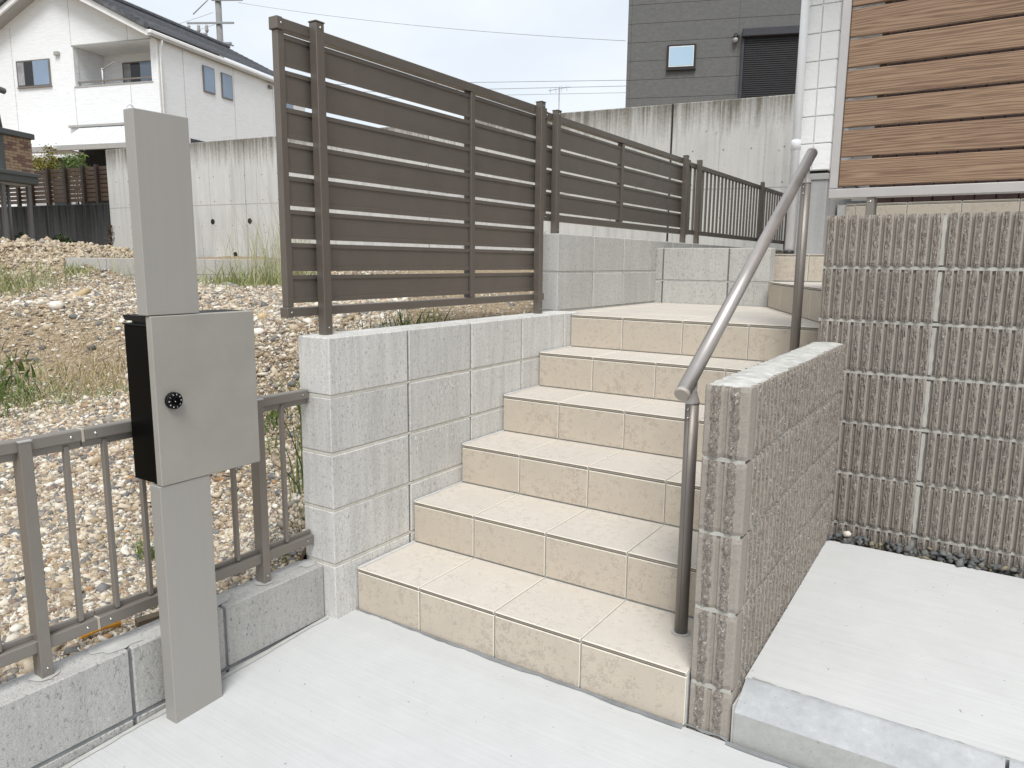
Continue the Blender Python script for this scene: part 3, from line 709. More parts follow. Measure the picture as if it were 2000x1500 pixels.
# ------------------------------------------------------------------ kerb
kb = thing('kerb', 'smooth grey concrete kerb stones edging the raised parking slab', 'kerb', T(2, .15, 0))
for i, (a, b) in enumerate(((1.372, 1.968), (1.976, 2.57), (2.578, 3.17), (3.178, 3.77))):
    poly = [(.108, -.12), (.110, .080), (.117, .088), (.205, .128), (.216, .129), (.216, -.12)]
    o = prism('kerb_stone', poly, 'x', a, b, 'kerb_concrete', kb); o.data.materials.append(M['kerb_face'])
    for f in o.data.polygons:
        if f.normal.y < -.95: f.material_index = 1
box('mortar_fillet', (1.3665, .108, -.1), (1.3715, .214, .10), 'mortar_grey', kb, 0)
box('mortar_bed', (1.372, .125, -.12), (3.77, .205, .07), 'mortar_pale', kb, 0)

# ------------------------------------------------------------------ picket fence on the low wall
pf = thing('picket_fence', 'low taupe aluminium picket fence on the low grey wall behind the letterbox', 'fence', T(-.11, -.9, .19))
XPF = -.090
for (ya, yb) in ((-1.607, -1.579), (-.915, -.886), (-.224, -.205)):
    if ya > -.3: ya, yb = -.228, -.200
    ps = box('post', (XPF - .042, ya, .185), (XPF, yb, .806), 'alu_taupe', pf, .0015)
    box('post_cap', (XPF - .043, ya - .001, .806), (XPF + .001, yb + .001, .811), 'alu_silver', ps, .001)
    vs = [(XPF - .021, (ya + yb) / 2, .194)] + [(XPF - .021 + math.cos(a) * .034 * random.uniform(.9, 1.1), (ya + yb) / 2 + math.sin(a) * .034 * random.uniform(.9, 1.1), .1912) for a in [2 * math.pi * i / 20 for i in range(20)]]
    vs = [(max(-.157, min(-.057, v_[0])), v_[1], v_[2]) for v_ in vs]
    link('mortar_collar', mesh_from(vs, [(0, 1 + i, 1 + (i + 1) % 20) for i in range(20)], [M['mortar_grey']]), I4, pf)
    screw((XPF, (ya + yb) / 2, .215), (1, 0, 0), ps, .003)
for (a, b) in ((-2.3, -.762), (-.758, -.0025)):
    xr = -.099
    o = box('top_rail', (xr - .032, a, .781), (xr, b, .812), 'alu_taupe', pf, .003)
    box('rail_lip', (xr - .028, a, .762), (xr - .012, b, .781), 'alu_taupe', o, .001)
    o2 = box('bottom_rail', (xr - .032, a, .258), (xr, b, .292), 'alu_taupe', pf, .003)
    box('rail_lip', (xr - .028, a, .292), (xr - .018, b, .306), 'alu_taupe', o2, .001)
    for o_, zc in ((o, .797), (o2, .275)):
        for yy in ((-.79, -.03) if b > -.1 else (-.79,)):
            screw((xr, yy if b < -.1 else -.03, zc), (1, 0, 0), o_)
        if b > -.1: screw((xr, -.728, zc), (1, 0, 0), o_)
for zc in (.797, .275):
    box('joint_clip', (-.1325, -.7635, zc - .018), (-.0978, -.7565, zc + .0165), 'clip_beige', pf, .001)
y_ = -.112
for i in range(22):
    yy = -.112 - i * .0982
    if min(abs(yy + .90), abs(yy + .214), abs(yy + 1.59)) < .035: continue
    box('baluster', (-.122, yy - .0065, .295), (-.106, yy + .0065, .775), 'alu_taupe', pf, .0015)

# ------------------------------------------------------------------ letterbox post
lb = thing('letterbox_post', 'grey metal gate post with letterbox, black body and round number dial', 'letterbox', T(.02, -.57, -.03))
DXF = .0435
up1 = box('post', (-.006, -.645, 1.1055), (.037, -.495, 1.614), 'box_grey', lb, .0015)
lo1 = box('post', (-.006, -.645, -.12), (.041, -.495, .6515), 'box_grey', lb, .0015)
dr = box('door', (.020, -.640, .6525), (DXF, -.3245, 1.1035), 'box_door', lb, .0018)
bd = box('letterbox_body', (-.088, -.6375, .655), (.0195, -.330, 1.076), 'black_satin', lb, .0015)
box('flap_lip', (-.093, -.6385, 1.0765), (.0195, -.329, 1.081), 'black_matt', bd, .001)
box('slot', (-.060, -.630, 1.0812), (.0195, -.335, 1.088), 'black_matt', bd, 0)
prism('lid', [(-.086, 1.103), (-.086, 1.097), (-.078, 1.0885), (.0195, 1.0885), (.0195, 1.103)], 'y', -.6385, -.329, 'black_matt', bd)
dy, dzc = -.5945, .8795
def cyl_x(name, r, x0, x1, mat, parent, n=40, bev=.0012, cy=dy, cz=dzc):
    return tube(name, [(x0, cy, cz), (x1 - bev, cy, cz), (x1, cy, cz)], [r, r, r - bev], mat, parent, n)
dl = cyl_x('dial', .0225, DXF, DXF + .0125, 'black_matt', lb)
kn = cyl_x('knob', .0105, DXF + .0125, DXF + .0215, 'black_satin', dl, 32)
for i in range(18):
    a = 2 * math.pi * i / 18
    link('grip', cbox(.0075, .0012, .0010, .0003, [M['black_matt']]), T(DXF + .0168, dy + math.cos(a) * .0106, dzc + math.sin(a) * .0106) @ Matrix.Rotation(a, 4, 'X'), dl)
box('index_dot', (DXF + .0215, dy - .0065, dzc - .0010), (DXF + .0218, dy - .0045, dzc + .0010), 'print_white', dl, 0)
dg = bpy.context.evaluated_depsgraph_get()
for i in range(10):
    cu = bpy.data.curves.new('numeral', 'FONT'); cu.body = str(i); cu.size = .0060; cu.align_x = 'CENTER'; cu.align_y = 'CENTER'; cu.extrude = .0001; cu.offset = .00005
    tmp = bpy.data.objects.new('tmp', cu); COL.objects.link(tmp); bpy.context.view_layer.update(); dg = bpy.context.evaluated_depsgraph_get()
    me = bpy.data.meshes.new_from_object(tmp.evaluated_get(dg)); bpy.data.objects.remove(tmp); me.materials.clear(); me.materials.append(M['print_white'])
    th_ = math.pi - math.radians(36) * i
    # text local x -> viewer right (+Y), local y -> up, local z -> +X ; top of each numeral points outward
    B = Matrix(((0, 0, 1, 0), (1, 0, 0, 0), (0, 1, 0, 0), (0, 0, 0, 1)))
    link('numeral', me, T(DXF + .0127, dy + math.cos(th_) * .0168, dzc + math.sin(th_) * .0168) @ B @ Matrix.Rotation(th_ - math.pi / 2, 4, 'Z'), dl)
tube('cable_loop', [(-.002, -.640 + .012 * (1 - math.cos(a)), 1.612 + .016 * math.sin(a)) for a in [math.pi * i / 10 for i in range(11)]], .0022, 'pipe_white', lb, 8)

# ------------------------------------------------------------------ slatted fences
def slat_fence(name, label, xf, posts, zpost0, ztop, y0, y1, slats, mids, rail_b, mat='alu_brown', pw=.034, pd=.034):
    th = thing(name, label, 'fence', T(xf, y0, zpost0))
    for yc in posts:
        p_ = box('post', (xf - pd, yc - pw / 2, zpost0), (xf, yc + pw / 2, ztop + .012), mat, th, .002)
        box('post_cap', (xf - pd - .002, yc - pw / 2 - .002, ztop + .012), (xf + .002, yc + pw / 2 + .002, ztop + .016), mat, p_, .001)
        screw((xf, yc, ztop - .004), (1, 0, 0), p_, .004); screw((xf, yc, zpost0 + .03), (1, 0, 0), p_, .003)
    xr = xf - pd - .001
    o = box('top_rail', (xr - .036, y0 + .02, ztop - .034), (xr, y1 - .02, ztop), mat, th, .002)
    o2 = box('bottom_rail', (xr - .036, y0 + .02, rail_b[0]), (xr, y1 - .02, rail_b[1]), mat, th, .002)
    for rl, (za, zb) in ((o, (ztop - .036, ztop + .002)), (o2, (rail_b[0] - .002, rail_b[1] + .002))):
        for ya, yb in ((y0, y0 + .024), (y1 - .024, y1)):
            box('end_cap', (xr - .038, ya, za), (xr + .002, yb, zb), mat, rl, .002)
        screw((xr + .002, y0 + .016, (za + zb) / 2), (1, 0, 0), rl, .0035)
    for ya in (y0 + .006, y1 - .032):
        box('end_stile', (xr - .032, ya, rail_b[1] + .0025), (xr - .004, ya + .026, ztop - .0365), mat, th, .0015)
    for ym in mids:
        box('middle_stile', (xr - .030, ym, rail_b[1] + .001), (xr - .001, ym + .030, ztop - .035), mat, th, .0015)
        box('slat_clip', (xr - .034, ym - .008, rail_b[1] + .001), (xr - .012, ym - .0005, ztop - .035), 'alu_dark', th, 0)
    for (za, zb) in slats:
        # each slat: flat panel with a raised lip along both long edges
        lp = .014
        prof = [(xr - .017, za), (xr - .009, za), (xr - .009, za + lp), (xr - .0125, za + lp + .001), (xr - .0125, zb - lp - .001), (xr - .009, zb - lp), (xr - .009, zb), (xr - .017, zb)]
        n = len(prof); vs = [(q[0], y, q[1]) for y in (y0 + .02, y1 - .02) for q in prof]
        fs = [(i, (i + 1) % n, n + (i + 1) % n, n + i) for i in range(n)] + [tuple(range(n)), tuple(range(2 * n - 1, n - 1, -1))]
        bm = bmesh.new(); vv_ = [bm.verts.new(q) for q in vs]; [bm.faces.new([vv_[i] for i in f]) for f in fs]; bmesh.ops.recalc_face_normals(bm, faces=bm.faces[:])
        me = bpy.data.meshes.new('slat'); bm.to_mesh(me); bm.free(); me.materials.append(M[mat]); link('slat', me, I4, th)
    return th
sl1 = [(1.8600, 1.9555), (1.7475, 1.8465), (1.6390, 1.7335), (1.5325, 1.6265), (1.4260, 1.5200), (1.3190, 1.4130), (1.2130, 1.3060), (1.1075, 1.2000)]
slat_fence('slatted_fence', 'taller brown slatted fence on the wall beside the stairs, eight slats high', -.080, (.080, 1.497), .99, 2.000, -.068, 1.585, sl1, (.957,), (1.062, 1.092), pw=.036)
zs2 = [(1.8675, 1.976), (1.7515, 1.8545), (1.6365, 1.7395), (1.5225, 1.6245)]
slat_fence('slatted_fence', 'shorter brown slatted fence on the upper wall, four slats high', -.200, (1.862, 3.800), 1.398, 2.032, 1.770, 3.95, zs2, (2.735,), (1.474, 1.510), 'alu_brown', .040, .034)
# far picket fence
fp = thing('picket_fence', 'distant brown picket fence on the upper wall beside the white downspout', 'fence', T(-.2, 4.1, 1.4))
for yc in (4.10, 5.92, 6.98): box('post', (-.234, yc - .02, 1.398), (-.2, yc + .02, 2.05), 'alu_brown', fp, .002)
box('top_rail', (-.262, 3.955, 1.985), (-.236, 7.05, 2.02), 'alu_brown', fp, .002); box('bottom_rail', (-.262, 3.955, 1.478), (-.236, 7.05, 1.512), 'alu_brown', fp, .002)
yy = 3.99
while yy < 7.0:
    box('baluster', (-.256, yy - .008, 1.5125), (-.242, yy + .008, 1.9845), 'alu_brown', fp, 0); yy += .098

# ------------------------------------------------------------------ handrail
hr = thing('handrail', 'round metal handrail on two posts running up the right side of the stairs', 'handrail', T(1.147, .31, .156))
HX = 1.147
ra, rb = Vector((HX, .215, .893)), Vector((HX, 1.605, 1.708)); hd = (rb - ra).normalized()
tube('rail', [ra + hd * .012, rb - hd * .010], .0215, 'rail_metal', hr, 32)
for q, s_ in ((ra, 1), (rb, -1)):
    tube('end_cap', [q + hd * s_ * .0125, q + hd * s_ * .003, q], [.0222, .0222, .0195], 'cap_plastic', hr, 28)
for yp, zb in ((.306, .150), (1.535, Z1 + 4 * RISE - .006)):
    zt_ = ra.z + (yp - ra.y) / hd.y * hd.z - .0
    ph = tube('post', [(HX, yp, zb), (HX, yp, zt_ - .090)], .0195, 'post_metal', hr, 24)
    tube('post_cap', [(HX, yp, zt_ - .0899), (HX, yp, zt_ - .084), (HX, yp, zt_ - .055), (HX, yp, zt_ - .040)], [.0205, .0205, .012, .0105], 'alu_silver', hr, 20)
    box('bracket', (HX - .009, yp - .013, zt_ - .050), (HX + .009, yp + .013, zt_ - .018), 'alu_silver', hr, .003)
    for zz_ in (.105, .130): screw((HX - .0045, yp - .0187, zt_ - zz_), (-.1, -1, 0), ph, .0035)
    box('seam', (HX - .0012, yp - .0198, zb + .01), (HX + .0002, yp - .0192, zt_ - .10), 'alu_dark', ph, 0)
    vs = [(HX, yp, zb + .012)] + [(HX + math.cos(a) * .030 * random.uniform(.92, 1.08), yp + math.sin(a) * .030 * random.uniform(.92, 1.08), zb + .0068) for a in [2 * math.pi * i / 22 for i in range(22)]]
    link('base_collar', mesh_from(vs, [(0, 1 + i, 1 + (i + 1) % 22) for i in range(22)], [M['mortar_grey']]), I4, hr)

# ------------------------------------------------------------------ wooden fence above the tall wall
wf = thing('board_fence', 'wood-grain board fence in a silver frame on top of the tall ribbed wall', 'fence', T(2, 1.47, 1.45))
YF = 1.455
box('bottom_rail', (1.249, YF, 1.507), (3.4, YF + .045, 1.5435), 'alu_silver', wf, .003)
box('side_stile', (1.249, YF + .002, 1.5445), (1.2805, YF + .043, 2.70), 'alu_silver', wf, .003)
box('side_stile', (3.37, YF + .002, 1.5445), (3.40, YF + .043, 2.70), 'alu_silver', wf, .003)
for i in range(10):
    z0 = 1.5535 + i * .1095
    box('board', (1.2815, YF + .012, z0), (3.369, YF + .030, z0 + .0985), 'wood_board', wf, .0025)
box('top_rail', (1.249, YF, 2.701), (3.4, YF + .045, 2.737), 'alu_silver', wf, .003)
for xp in (1.402, 2.35, 3.25):
    p_ = box('post', (xp - .014, YF + .006, 1.43), (xp + .014, YF + .040, 1.506), 'alu_taupe', wf, .002); screw((xp, YF + .006, 1.492), (0, -1, 0), p_, .004)
    box('back_post', (xp - .014, YF + .0455, 1.43), (xp + .014, YF + .080, 2.70), 'alu_taupe', wf, .002)

# ------------------------------------------------------------------ house on the right: wall end, foundation, downspout, terrace
YH = 3.62; HXa, HXb = .615, .828
hs = thing('house_corner', 'white textured house corner on a grey foundation with a white downspout', 'house', T(.72, 3.7, 1.3))
box('foundation', (HXa + .03, YH + .008, 1.2), (HXb - .004, 7.2, 1.806), 'foundation', hs, .003)
fl = box('flashing', (HXa + .022, YH - .002, 1.807), (HXb + .004, 7.2, 1.848), 'trim_grey', hs, .004)
box('wall', (HXa + .006, YH + .012, 1.868), (HXb - .010, 7.2, 4.6), 'siding_stone', hs, .001)
box('vent_gap', (HXa + .02, YH + .020, 1.848), (HXb - .016, 7.19, 1.868), 'dark_room', hs, 0)
zc = 1.868; r_ = 0; cw = [HXa - .004, HXa + .104, HXb]
def sblock(x0, x1, z0, z1, face):
    g_ = .003
    if face == 'f': return box('siding_block', (x0 + g_, YH, z0 + g_), (x1 - g_, YH + .0125, z1 - g_), 'siding_stone', hs, .004)
for ci in range(2):
    z = 1.868; 
    while z < 4.4:
        h = .172
        sblock(cw[ci], cw[ci + 1], max(z, 1.869), z + h, 'f'); z += h
z = 1.868
while z < 4.4:
    for j_ in range(3):
        box('siding_block', (HXb - .0105, YH + .004 + j_ * .3, z + .003), (HXb + .001, YH + .298 + j_ * .3, z + .169), 'siding_stone', hs, .004)
    z += .172
box('added_shade_roof', (HXb + .05, 2.75, 3.95), (4.4, 8.0, 4.1), 'trim_white', hs, .01); box('added_shade_post', (4.28, 2.85, 1.3), (4.38, 2.95, 3.949), 'trim_white', hs, .004)  # unseen roof and post, added to shade the house side behind the fence
dp = tube('downspout', [(.621, YH - .045, ZB + .004), (.621, YH - .045, 4.5)], .0270, 'pipe_white', hs, 24)
for zz_ in (2.03, 3.3): tube('pipe_socket', [(.621, YH - .045, zz_ - .03), (.621, YH - .045, zz_ + .03), (.621, YH - .045, zz_ + .034)], [.0315, .0315, .0287], 'pipe_white', dp, 24)
tube('pipe_shoe', [(.621, YH - .045, ZB - .002), (.621, YH - .045, ZB + .026)], .034, 'frame_dark', dp, 20)
ob = thing('weed_clump', 'tiny dark clump beside the foot of the white downspout', 'debris', T(.57, 3.5, ZB))
vs, fs = [], []
for i in range(40):
    a = random.uniform(0, 6.28); r0 = random.uniform(0, .025); q = Vector((.575 + math.cos(a) * r0, 3.48 + math.sin(a) * r0, ZB + random.uniform(0, .02)))
    e = q + Vector((random.uniform(-.03, .03), random.uniform(-.02, .02), random.uniform(.004, .02))); b0 = len(vs); vs += [q, q + Vector((.004, 0, .002)), e]; fs.append((b0, b0 + 1, b0 + 2))
link('clump', mesh_from(vs, fs, [M['soil_dark']]), I4, ob)
te = thing('tiled_terrace', 'beige tiled terrace edge just above the tall ribbed wall', 'terrace', T(2, 4, 1.3))
YT = 3.95; ZTt = 1.668
tb = box('terrace_body', (HXb + .01, YT + .010, .9), (4.2, 6.0, ZTt - .004), 'grout', te, 0)
xj = [.893, .955, 1.272, 1.585, 1.895, 2.205, 2.515, 2.825, 3.135]
for a, b in zip(xj[:-1], xj[1:]):
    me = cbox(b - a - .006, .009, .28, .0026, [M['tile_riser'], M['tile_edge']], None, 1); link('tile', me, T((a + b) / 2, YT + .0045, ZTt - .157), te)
    me = cbox(b - a - .006, .305, .010, .0022, [M['tile'], M['tile_edge'], M['tile_lip']], 2, 1); link('tile', me, T((a + b) / 2, YT + .150, ZTt - .005), te)
ds = thing('board_screen', 'dark red-brown vertical board screen behind the wood-grain fence', 'screen', T(2.2, 4.2, 1.67))
x = 1.0445; i = 0
while x < 3.6:
    box('board', (x, 4.12, ZTt + .012), (x + .112, 4.14, 3.6), 'wood_dark', ds, .002); x += .1205
box('dark_backing', (1.04, 4.145, ZTt + .012), (3.6, 4.165, 3.6), 'frame_dark', ds, 0)  # dark sheet added so nothing bright shows through the board gaps
box('frame', (.90, 4.10, ZTt + .03), (1.04, 4.13, ZTt + .075), 'trim_grey', ds, .002)

# ------------------------------------------------------------------ gravel strip at the foot of the tall wall, white pebble
ICO = np.array([(0, -1, 1.618), (0, 1, 1.618), (0, -1, -1.618), (0, 1, -1.618), (-1, 1.618, 0), (1, 1.618, 0), (-1, -1.618, 0), (1, -1.618, 0), (-1.618, 0, -1), (-1.618, 0, 1), (1.618, 0, -1), (1.618, 0, 1)]) / 1.902
IFC = []
for a in range(12):
    for b in range(a + 1, 12):
        for c_ in range(b + 1, 12):
            if all(abs(np.linalg.norm(ICO[i] - ICO[j]) - 1.0515) < .01 for i, j in ((a, b), (b, c_), (a, c_))):
                n_ = np.cross(ICO[b] - ICO[a], ICO[c_] - ICO[a]); IFC.append((a, b, c_) if n_ @ ICO[a] > 0 else (a, c_, b))
IFC = np.array(IFC)
OCT = np.array([(1, 0, 0), (-1, 0, 0), (0, 1, 0), (0, -1, 0), (0, 0, 1), (0, 0, -1)], float)
OFC = np.array([(0, 2, 4), (2, 1, 4), (1, 3, 4), (3, 0, 4), (2, 0, 5), (1, 2, 5), (3, 1, 5), (0, 3, 5)])
def stones(name, P, size, mat, flat=.7, seed=0, jit=.22, parent=None, ICO=ICO, IFC=IFC):
    r_ = np.random.default_rng(seed); N = len(P)
    Vv = ICO[None] * (1 + r_.uniform(-jit, jit, (N, len(ICO), 1))) + r_.normal(0, jit * .45, (N, len(ICO), 3))
    Vv = Vv * (size[:, None] * r_.uniform(.7, 1.35, (N, 3)) * np.array([1, 1, flat]))[:, None, :]
    ang = r_.uniform(0, 6.283, N); c, s = np.cos(ang), np.sin(ang); tx, ty = r_.normal(0, .35, N), r_.normal(0, .35, N)
    R_ = np.zeros((N, 3, 3)); R_[:, 0, 0] = c; R_[:, 0, 1] = -s; R_[:, 1, 0] = s; R_[:, 1, 1] = c; R_[:, 2, 2] = 1
    Rx = np.zeros((N, 3, 3)); Rx[:, 0, 0] = 1; Rx[:, 1, 1] = np.cos(tx); Rx[:, 1, 2] = -np.sin(tx); Rx[:, 2, 1] = np.sin(tx); Rx[:, 2, 2] = np.cos(tx)
    Vv = np.einsum('nij,nkj->nki', np.einsum('nij,njk->nik', R_, Rx), Vv) + P[:, None, :]
    F_ = (IFC[None] + len(ICO) * np.arange(N)[:, None, None]).reshape(-1, 3)
    me = bpy.data.meshes.new(name); me.vertices.add(N * len(ICO)); me.vertices.foreach_set('co', Vv.ravel()); nf = len(F_)
    me.loops.add(nf * 3); me.loops.foreach_set('vertex_index', F_.ravel().astype(np.int32)); me.polygons.add(nf)
    me.polygons.foreach_set('loop_start', np.arange(0, nf * 3, 3, dtype=np.int32)); me.polygons.foreach_set('loop_total', np.full(nf, 3, dtype=np.int32))
    me.materials.append(M[mat]); me.update(calc_edges=True); me.validate()
    o = link(name, me, I4, parent); o['kind'] = 'stuff'; return o
N = 520
P = np.stack([rng.uniform(1.37, 3.2, N), rng.uniform(1.352, 1.424, N), np.zeros(N)], 1); P[:, 2] = .155 + rng.uniform(-.02, .035, N) + (P[:, 0] - 1.4) * -.0
sb = stones('gravel_strip', P, rng.uniform(.009, .021, N), 'ballast', .7, 3, .34, None, OCT, OFC); tag(sb, 'dark crushed stone filling the gap below the tall ribbed wall', 'gravel')
box('gravel_bed', (1.378, 1.353, .0), (3.3, 1.425, .138), 'soil_dark', sb, 0)
pb = stones('pebble', np.array([(1.432, 1.372, .196)]), np.array([.017]), 'pebble_white', .85, 11, .12); del pb['kind']
tag(pb, 'single white pebble lying on the dark crushed stone by the ribbed wall corner', 'pebble')

ng = 240; pg = np.stack([rng.uniform(.0, 3.2, ng), rng.uniform(-1.6, .08, ng), np.zeros(ng)], 1); pg[:, 2] = [dz(a, b) for a, b, _ in pg]
ng2 = 90; pg2 = np.stack([rng.uniform(1.4, 3.0, ng2), rng.uniform(.26, 1.33, ng2), np.zeros(ng2)], 1); pg2[:, 2] = [slabz(a, b) for a, b, _ in pg2]
ng3 = 70; pg3 = np.stack([rng.uniform(.03, 1.2, ng3), rng.uniform(0, 1, ng3), np.zeros(ng3)], 1); kk = rng.integers(0, 6, ng3); pg3[:, 1] = Y1 + RUN * kk + .02 + pg3[:, 1] * .27; pg3[:, 2] = Z1 + RISE * kk
pa = np.concatenate([pg, pg2, pg3]); gr = stones('grit', pa, np.clip(rng.lognormal(math.log(.0011), .45, len(pa)), .0006, .0035), 'ballast', .6, 21, .3, None, OCT, OFC); tag(gr, 'scattered specks of dark grit on the paving and treads', 'grit')

# ------------------------------------------------------------------ gravel slope on the left
fwd = np.array([_f.x, _f.y]); rgt = np.array([_r.x, _r.y]); cpx = np.array([CP.x, CP.y])
def cand(n, d0, d1, pw):
    u = rng.uniform(0, 1, n); d = (d0 ** (1 - pw) + u * (d1 ** (1 - pw) - d0 ** (1 - pw))) ** (1 / (1 - pw)); t = rng.uniform(-.74, -.14, n)
    return cpx + d[:, None] * fwd / np.linalg.norm(fwd) + (d * t)[:, None] * rgt, d
xy1, d1 = cand(520000, 1.55, 10.5, 1.75)
ok = (xy1[:, 0] < -.165) & (xy1[:, 1] > -2.2) & ~((xy1[:, 1] > 1.74) & (xy1[:, 0] > -.30))
# right-hand wedge seen under the slatted fences
xy2, d2 = cand(1, 2, 3, 1.5)
nw = 14000; xyw = np.stack([rng.uniform(-4.5, -.17, nw), rng.uniform(.2, 5.5, nw)], 1); okw = ~((xyw[:, 1] > 1.74) & (xyw[:, 0] > -.30))
xya = np.concatenate([xy1[ok], xyw[okw]]); da = np.linalg.norm(xya - cpx, axis=1)
bank = np.exp(-(((xya[:, 0] + 3.6) / 1.3) ** 2 + ((xya[:, 1] - .85) / .55) ** 2))
keep = rng.uniform(0, 1, len(xya)) > bank * .93 + .25 * (da > 7.5) + .72 * np.clip((xya[:, 0] + .42) / .22, 0, 1) * (xya[:, 1] < .1)
xya, da = xya[keep], da[keep]
if len(xya) > 225000:
    sel = rng.permutation(len(xya))[:225000]; xya, da = xya[sel], da[sel]
size = np.clip(rng.lognormal(math.log(.0040), .50, len(xya)), .0024, .020) * (1 + .16 * np.clip(da - 2, 0, 6))
# a few cobbles
big = rng.uniform(0, 1, len(xya)) < .005; size[big] *= rng.uniform(1.6, 2.6, big.sum())
size = np.minimum(size, .009 + .0055 * da)
za = terr(xya)
Pg = np.concatenate([xya, (za + size * .18)[:, None]], 1)
bigs = size > .0115
gb = stones('gravel', Pg[bigs], size[bigs], 'gravel', .62, 15, .40); tag(gb, 'larger pale stones scattered over the gravel slope on the left', 'gravel')
gv = stones('gravel', Pg[~bigs], size[~bigs] * 1.15, 'gravel', .72, 5, .30, None, OCT, OFC); tag(gv, 'pale mixed gravel covering the sloping bare plot on the left', 'gravel')
# clods on the mound
nm = 15000; xm = np.stack([rng.normal(-8.3, .9, nm), rng.normal(3.0, .9, nm)], 1); okm = (xm[:, 0] < -7.25) & (xm[:, 1] < 5); xm = xm[okm]
sm = np.clip(rng.lognormal(math.log(.011), .60, len(xm)), .006, .045); Pm = np.concatenate([xm, (terr(xm) + sm * .1)[:, None]], 1)
mk_stone('clod', [(0, S(.42, .32, .20)), (.3, S(.50, .40, .27)), (.6, S(.36, .27, .17)), (.8, S(.58, .50, .38)), (.93, S(.27, .24, .20))])
cl = stones('mound_clods', Pm, sm, 'clod', .8, 6, .32, None, OCT, OFC); tag(cl, 'loose earth clods covering the brown mound at far left', 'soil')

# larger rocks one can pick out
for (nm_, lab, x_, y_, s_, mt) in (('rock', 'flat orange-tan rock lying on the gravel beside the top of the letterbox', -1.95, 1.28, .055, 'clay'),
                                   ('rock', 'pale cream rock on the gravel between letterbox and block wall', -1.62, .98, .055, 'pebble_white'),
                                   ('rock', 'whitish rock lying high on the bank left of the letterbox post', -4.35, 1.22, .075, 'pebble_white'),
                                   ('rock', 'yellowish clay lump lying on the crest of the bank', -5.3, 1.9, .09, 'clay')):
    z_ = float(terr([(x_, y_)])[0]); o = stones('rock', np.array([(x_, y_, z_ + s_ * .25)]), np.array([s_]), mt, .55, int(abs(x_) * 100), .2); del o['kind']; tag(o, lab, 'rock')

# orange conduit
op = thing('orange_pipe', 'short orange plastic pipe lying in the soil against the block wall end', 'pipe', T(-.2, 0, .16))
tube('pipe', [(-.215, -.085, .135), (-.205, -.03, .152), (-.198, .06, .17)], .008, 'orange_pipe', op, 12)
op = thing('orange_pipe', 'orange pipe stub poking from the soil under the picket fence joint', 'pipe', T(-.31, -.67, .14))
tube('pipe', [(-.315, -.71, .150), (-.305, -.655, .158), (-.30, -.60, .15)], .009, 'orange_pipe', op, 12)
sk = thing('broken_wood', 'broken dark piece of wood on the soil behind the low wall', 'wood', T(-.24, -.5, .14))
prism('stick', [(-.27, -.57), (-.235, -.58), (-.22, -.50), (-.225, -.47), (-.25, -.475), (-.258, -.52)], 'z', .140, .162, 'bark', sk)

# ------------------------------------------------------------------ grasses and weeds
def blades(name, roots, hmin, hmax, lean, width, mat, seed=0, curl=.5, W=I4, parent=None, seg=4):
    r_ = random.Random(seed); vs, fs = [], []
    for (x, y, z) in roots:
        h = r_.uniform(hmin, hmax); a = r_.uniform(0, 6.283); ln = r_.uniform(.1, 1) * lean * h; w_ = width * r_.uniform(.6, 1.3); cu_ = r_.uniform(0, curl)
        dx, dy_ = math.cos(a), math.sin(a); b0 = len(vs)
        fa = r_.uniform(0, 6.283); wx, wy = math.cos(fa) * w_, math.sin(fa) * w_
        for i in range(seg + 1):
            t = i / seg; q = Vector((x + dx * ln * t ** 1.6, y + dy_ * ln * t ** 1.6, z + h * (t - cu_ * t * t * t * .6))); k_ = (1 - t) ** .7 * .5
            vs += [(q.x - wx * k_, q.y - wy * k_, q.z), (q.x + wx * k_, q.y + wy * k_, q.z)]
        for i in range(seg): fs.append((b0 + 2 * i, b0 + 2 * i + 1, b0 + 2 * i + 3, b0 + 2 * i + 2))
    return link(name, mesh_from(vs, fs, [M[mat]]), W, parent)
def roots(cx, cy, rx, ry, n, dz_=-.01):
    q = np.stack([rng.normal(cx, rx, n), rng.normal(cy, ry, n)], 1); q = q[(q[:, 0] < -.158) & ~((q[:, 1] > 1.76) & (q[:, 0] > -.29))]; z = terr(q) + dz_
    return [(a, b, c) for (a, b), c in zip(q, z)]
tg = thing('tall_grass', 'tall pale feathery grass clump beside the left end of the slatted fence', 'grass', T(-3.9, 2.95, 1.0))
blades('stems', roots(-3.95, 3.05, .22, .22, 260), .30, .85, .45, .006, 'grass_pale', 1, .4, parent=tg, seg=5)
blades('stems', roots(-3.7, 2.95, .16, .14, 90), .5, 1.1, .40, .0045, 'grass_pale', 2, .35, parent=tg, seg=5)
blades('leaves', roots(-3.9, 2.9, .32, .25, 420), .08, .30, .8, .011, 'grass_mid', 3, .6, parent=tg)
wd = []
def weeds(label, specs):
    o = thing('weed_clump', label, 'weeds', T(specs[0][0], specs[0][1], float(terr([(specs[0][0], specs[0][1])])[0])))
    for i, (cx, cy, rx, ry, n, h0, h1, w_, mt) in enumerate(specs): blades('leaves', roots(cx, cy, rx, ry, n), h0, h1, .9 if h1 < .35 else .45, w_, mt, 50 + len(wd) * 7 + i, .7, parent=o)
    wd.append(o)
weeds('green weeds filling the hollow at the left edge of the photo', [(-3.60, .42, .26, .10, 620, .05, .16, .008, 'grass_green'), (-3.15, .60, .28, .09, 380, .04, .11, .006, 'grass_mid'), (-3.72, .52, .14, .10, 90, .05, .15, .022, 'grass_green'), (-2.9, .72, .3, .1, 160, .05, .16, .008, 'grass_dry')])
weeds('dry grass hanging on the brown bank left of the letterbox', [(-3.05, .85, .42, .14, 420, .05, .20, .006, 'grass_dry'), (-2.6, .95, .35, .12, 160, .05, .15, .006, 'grass_dry')])
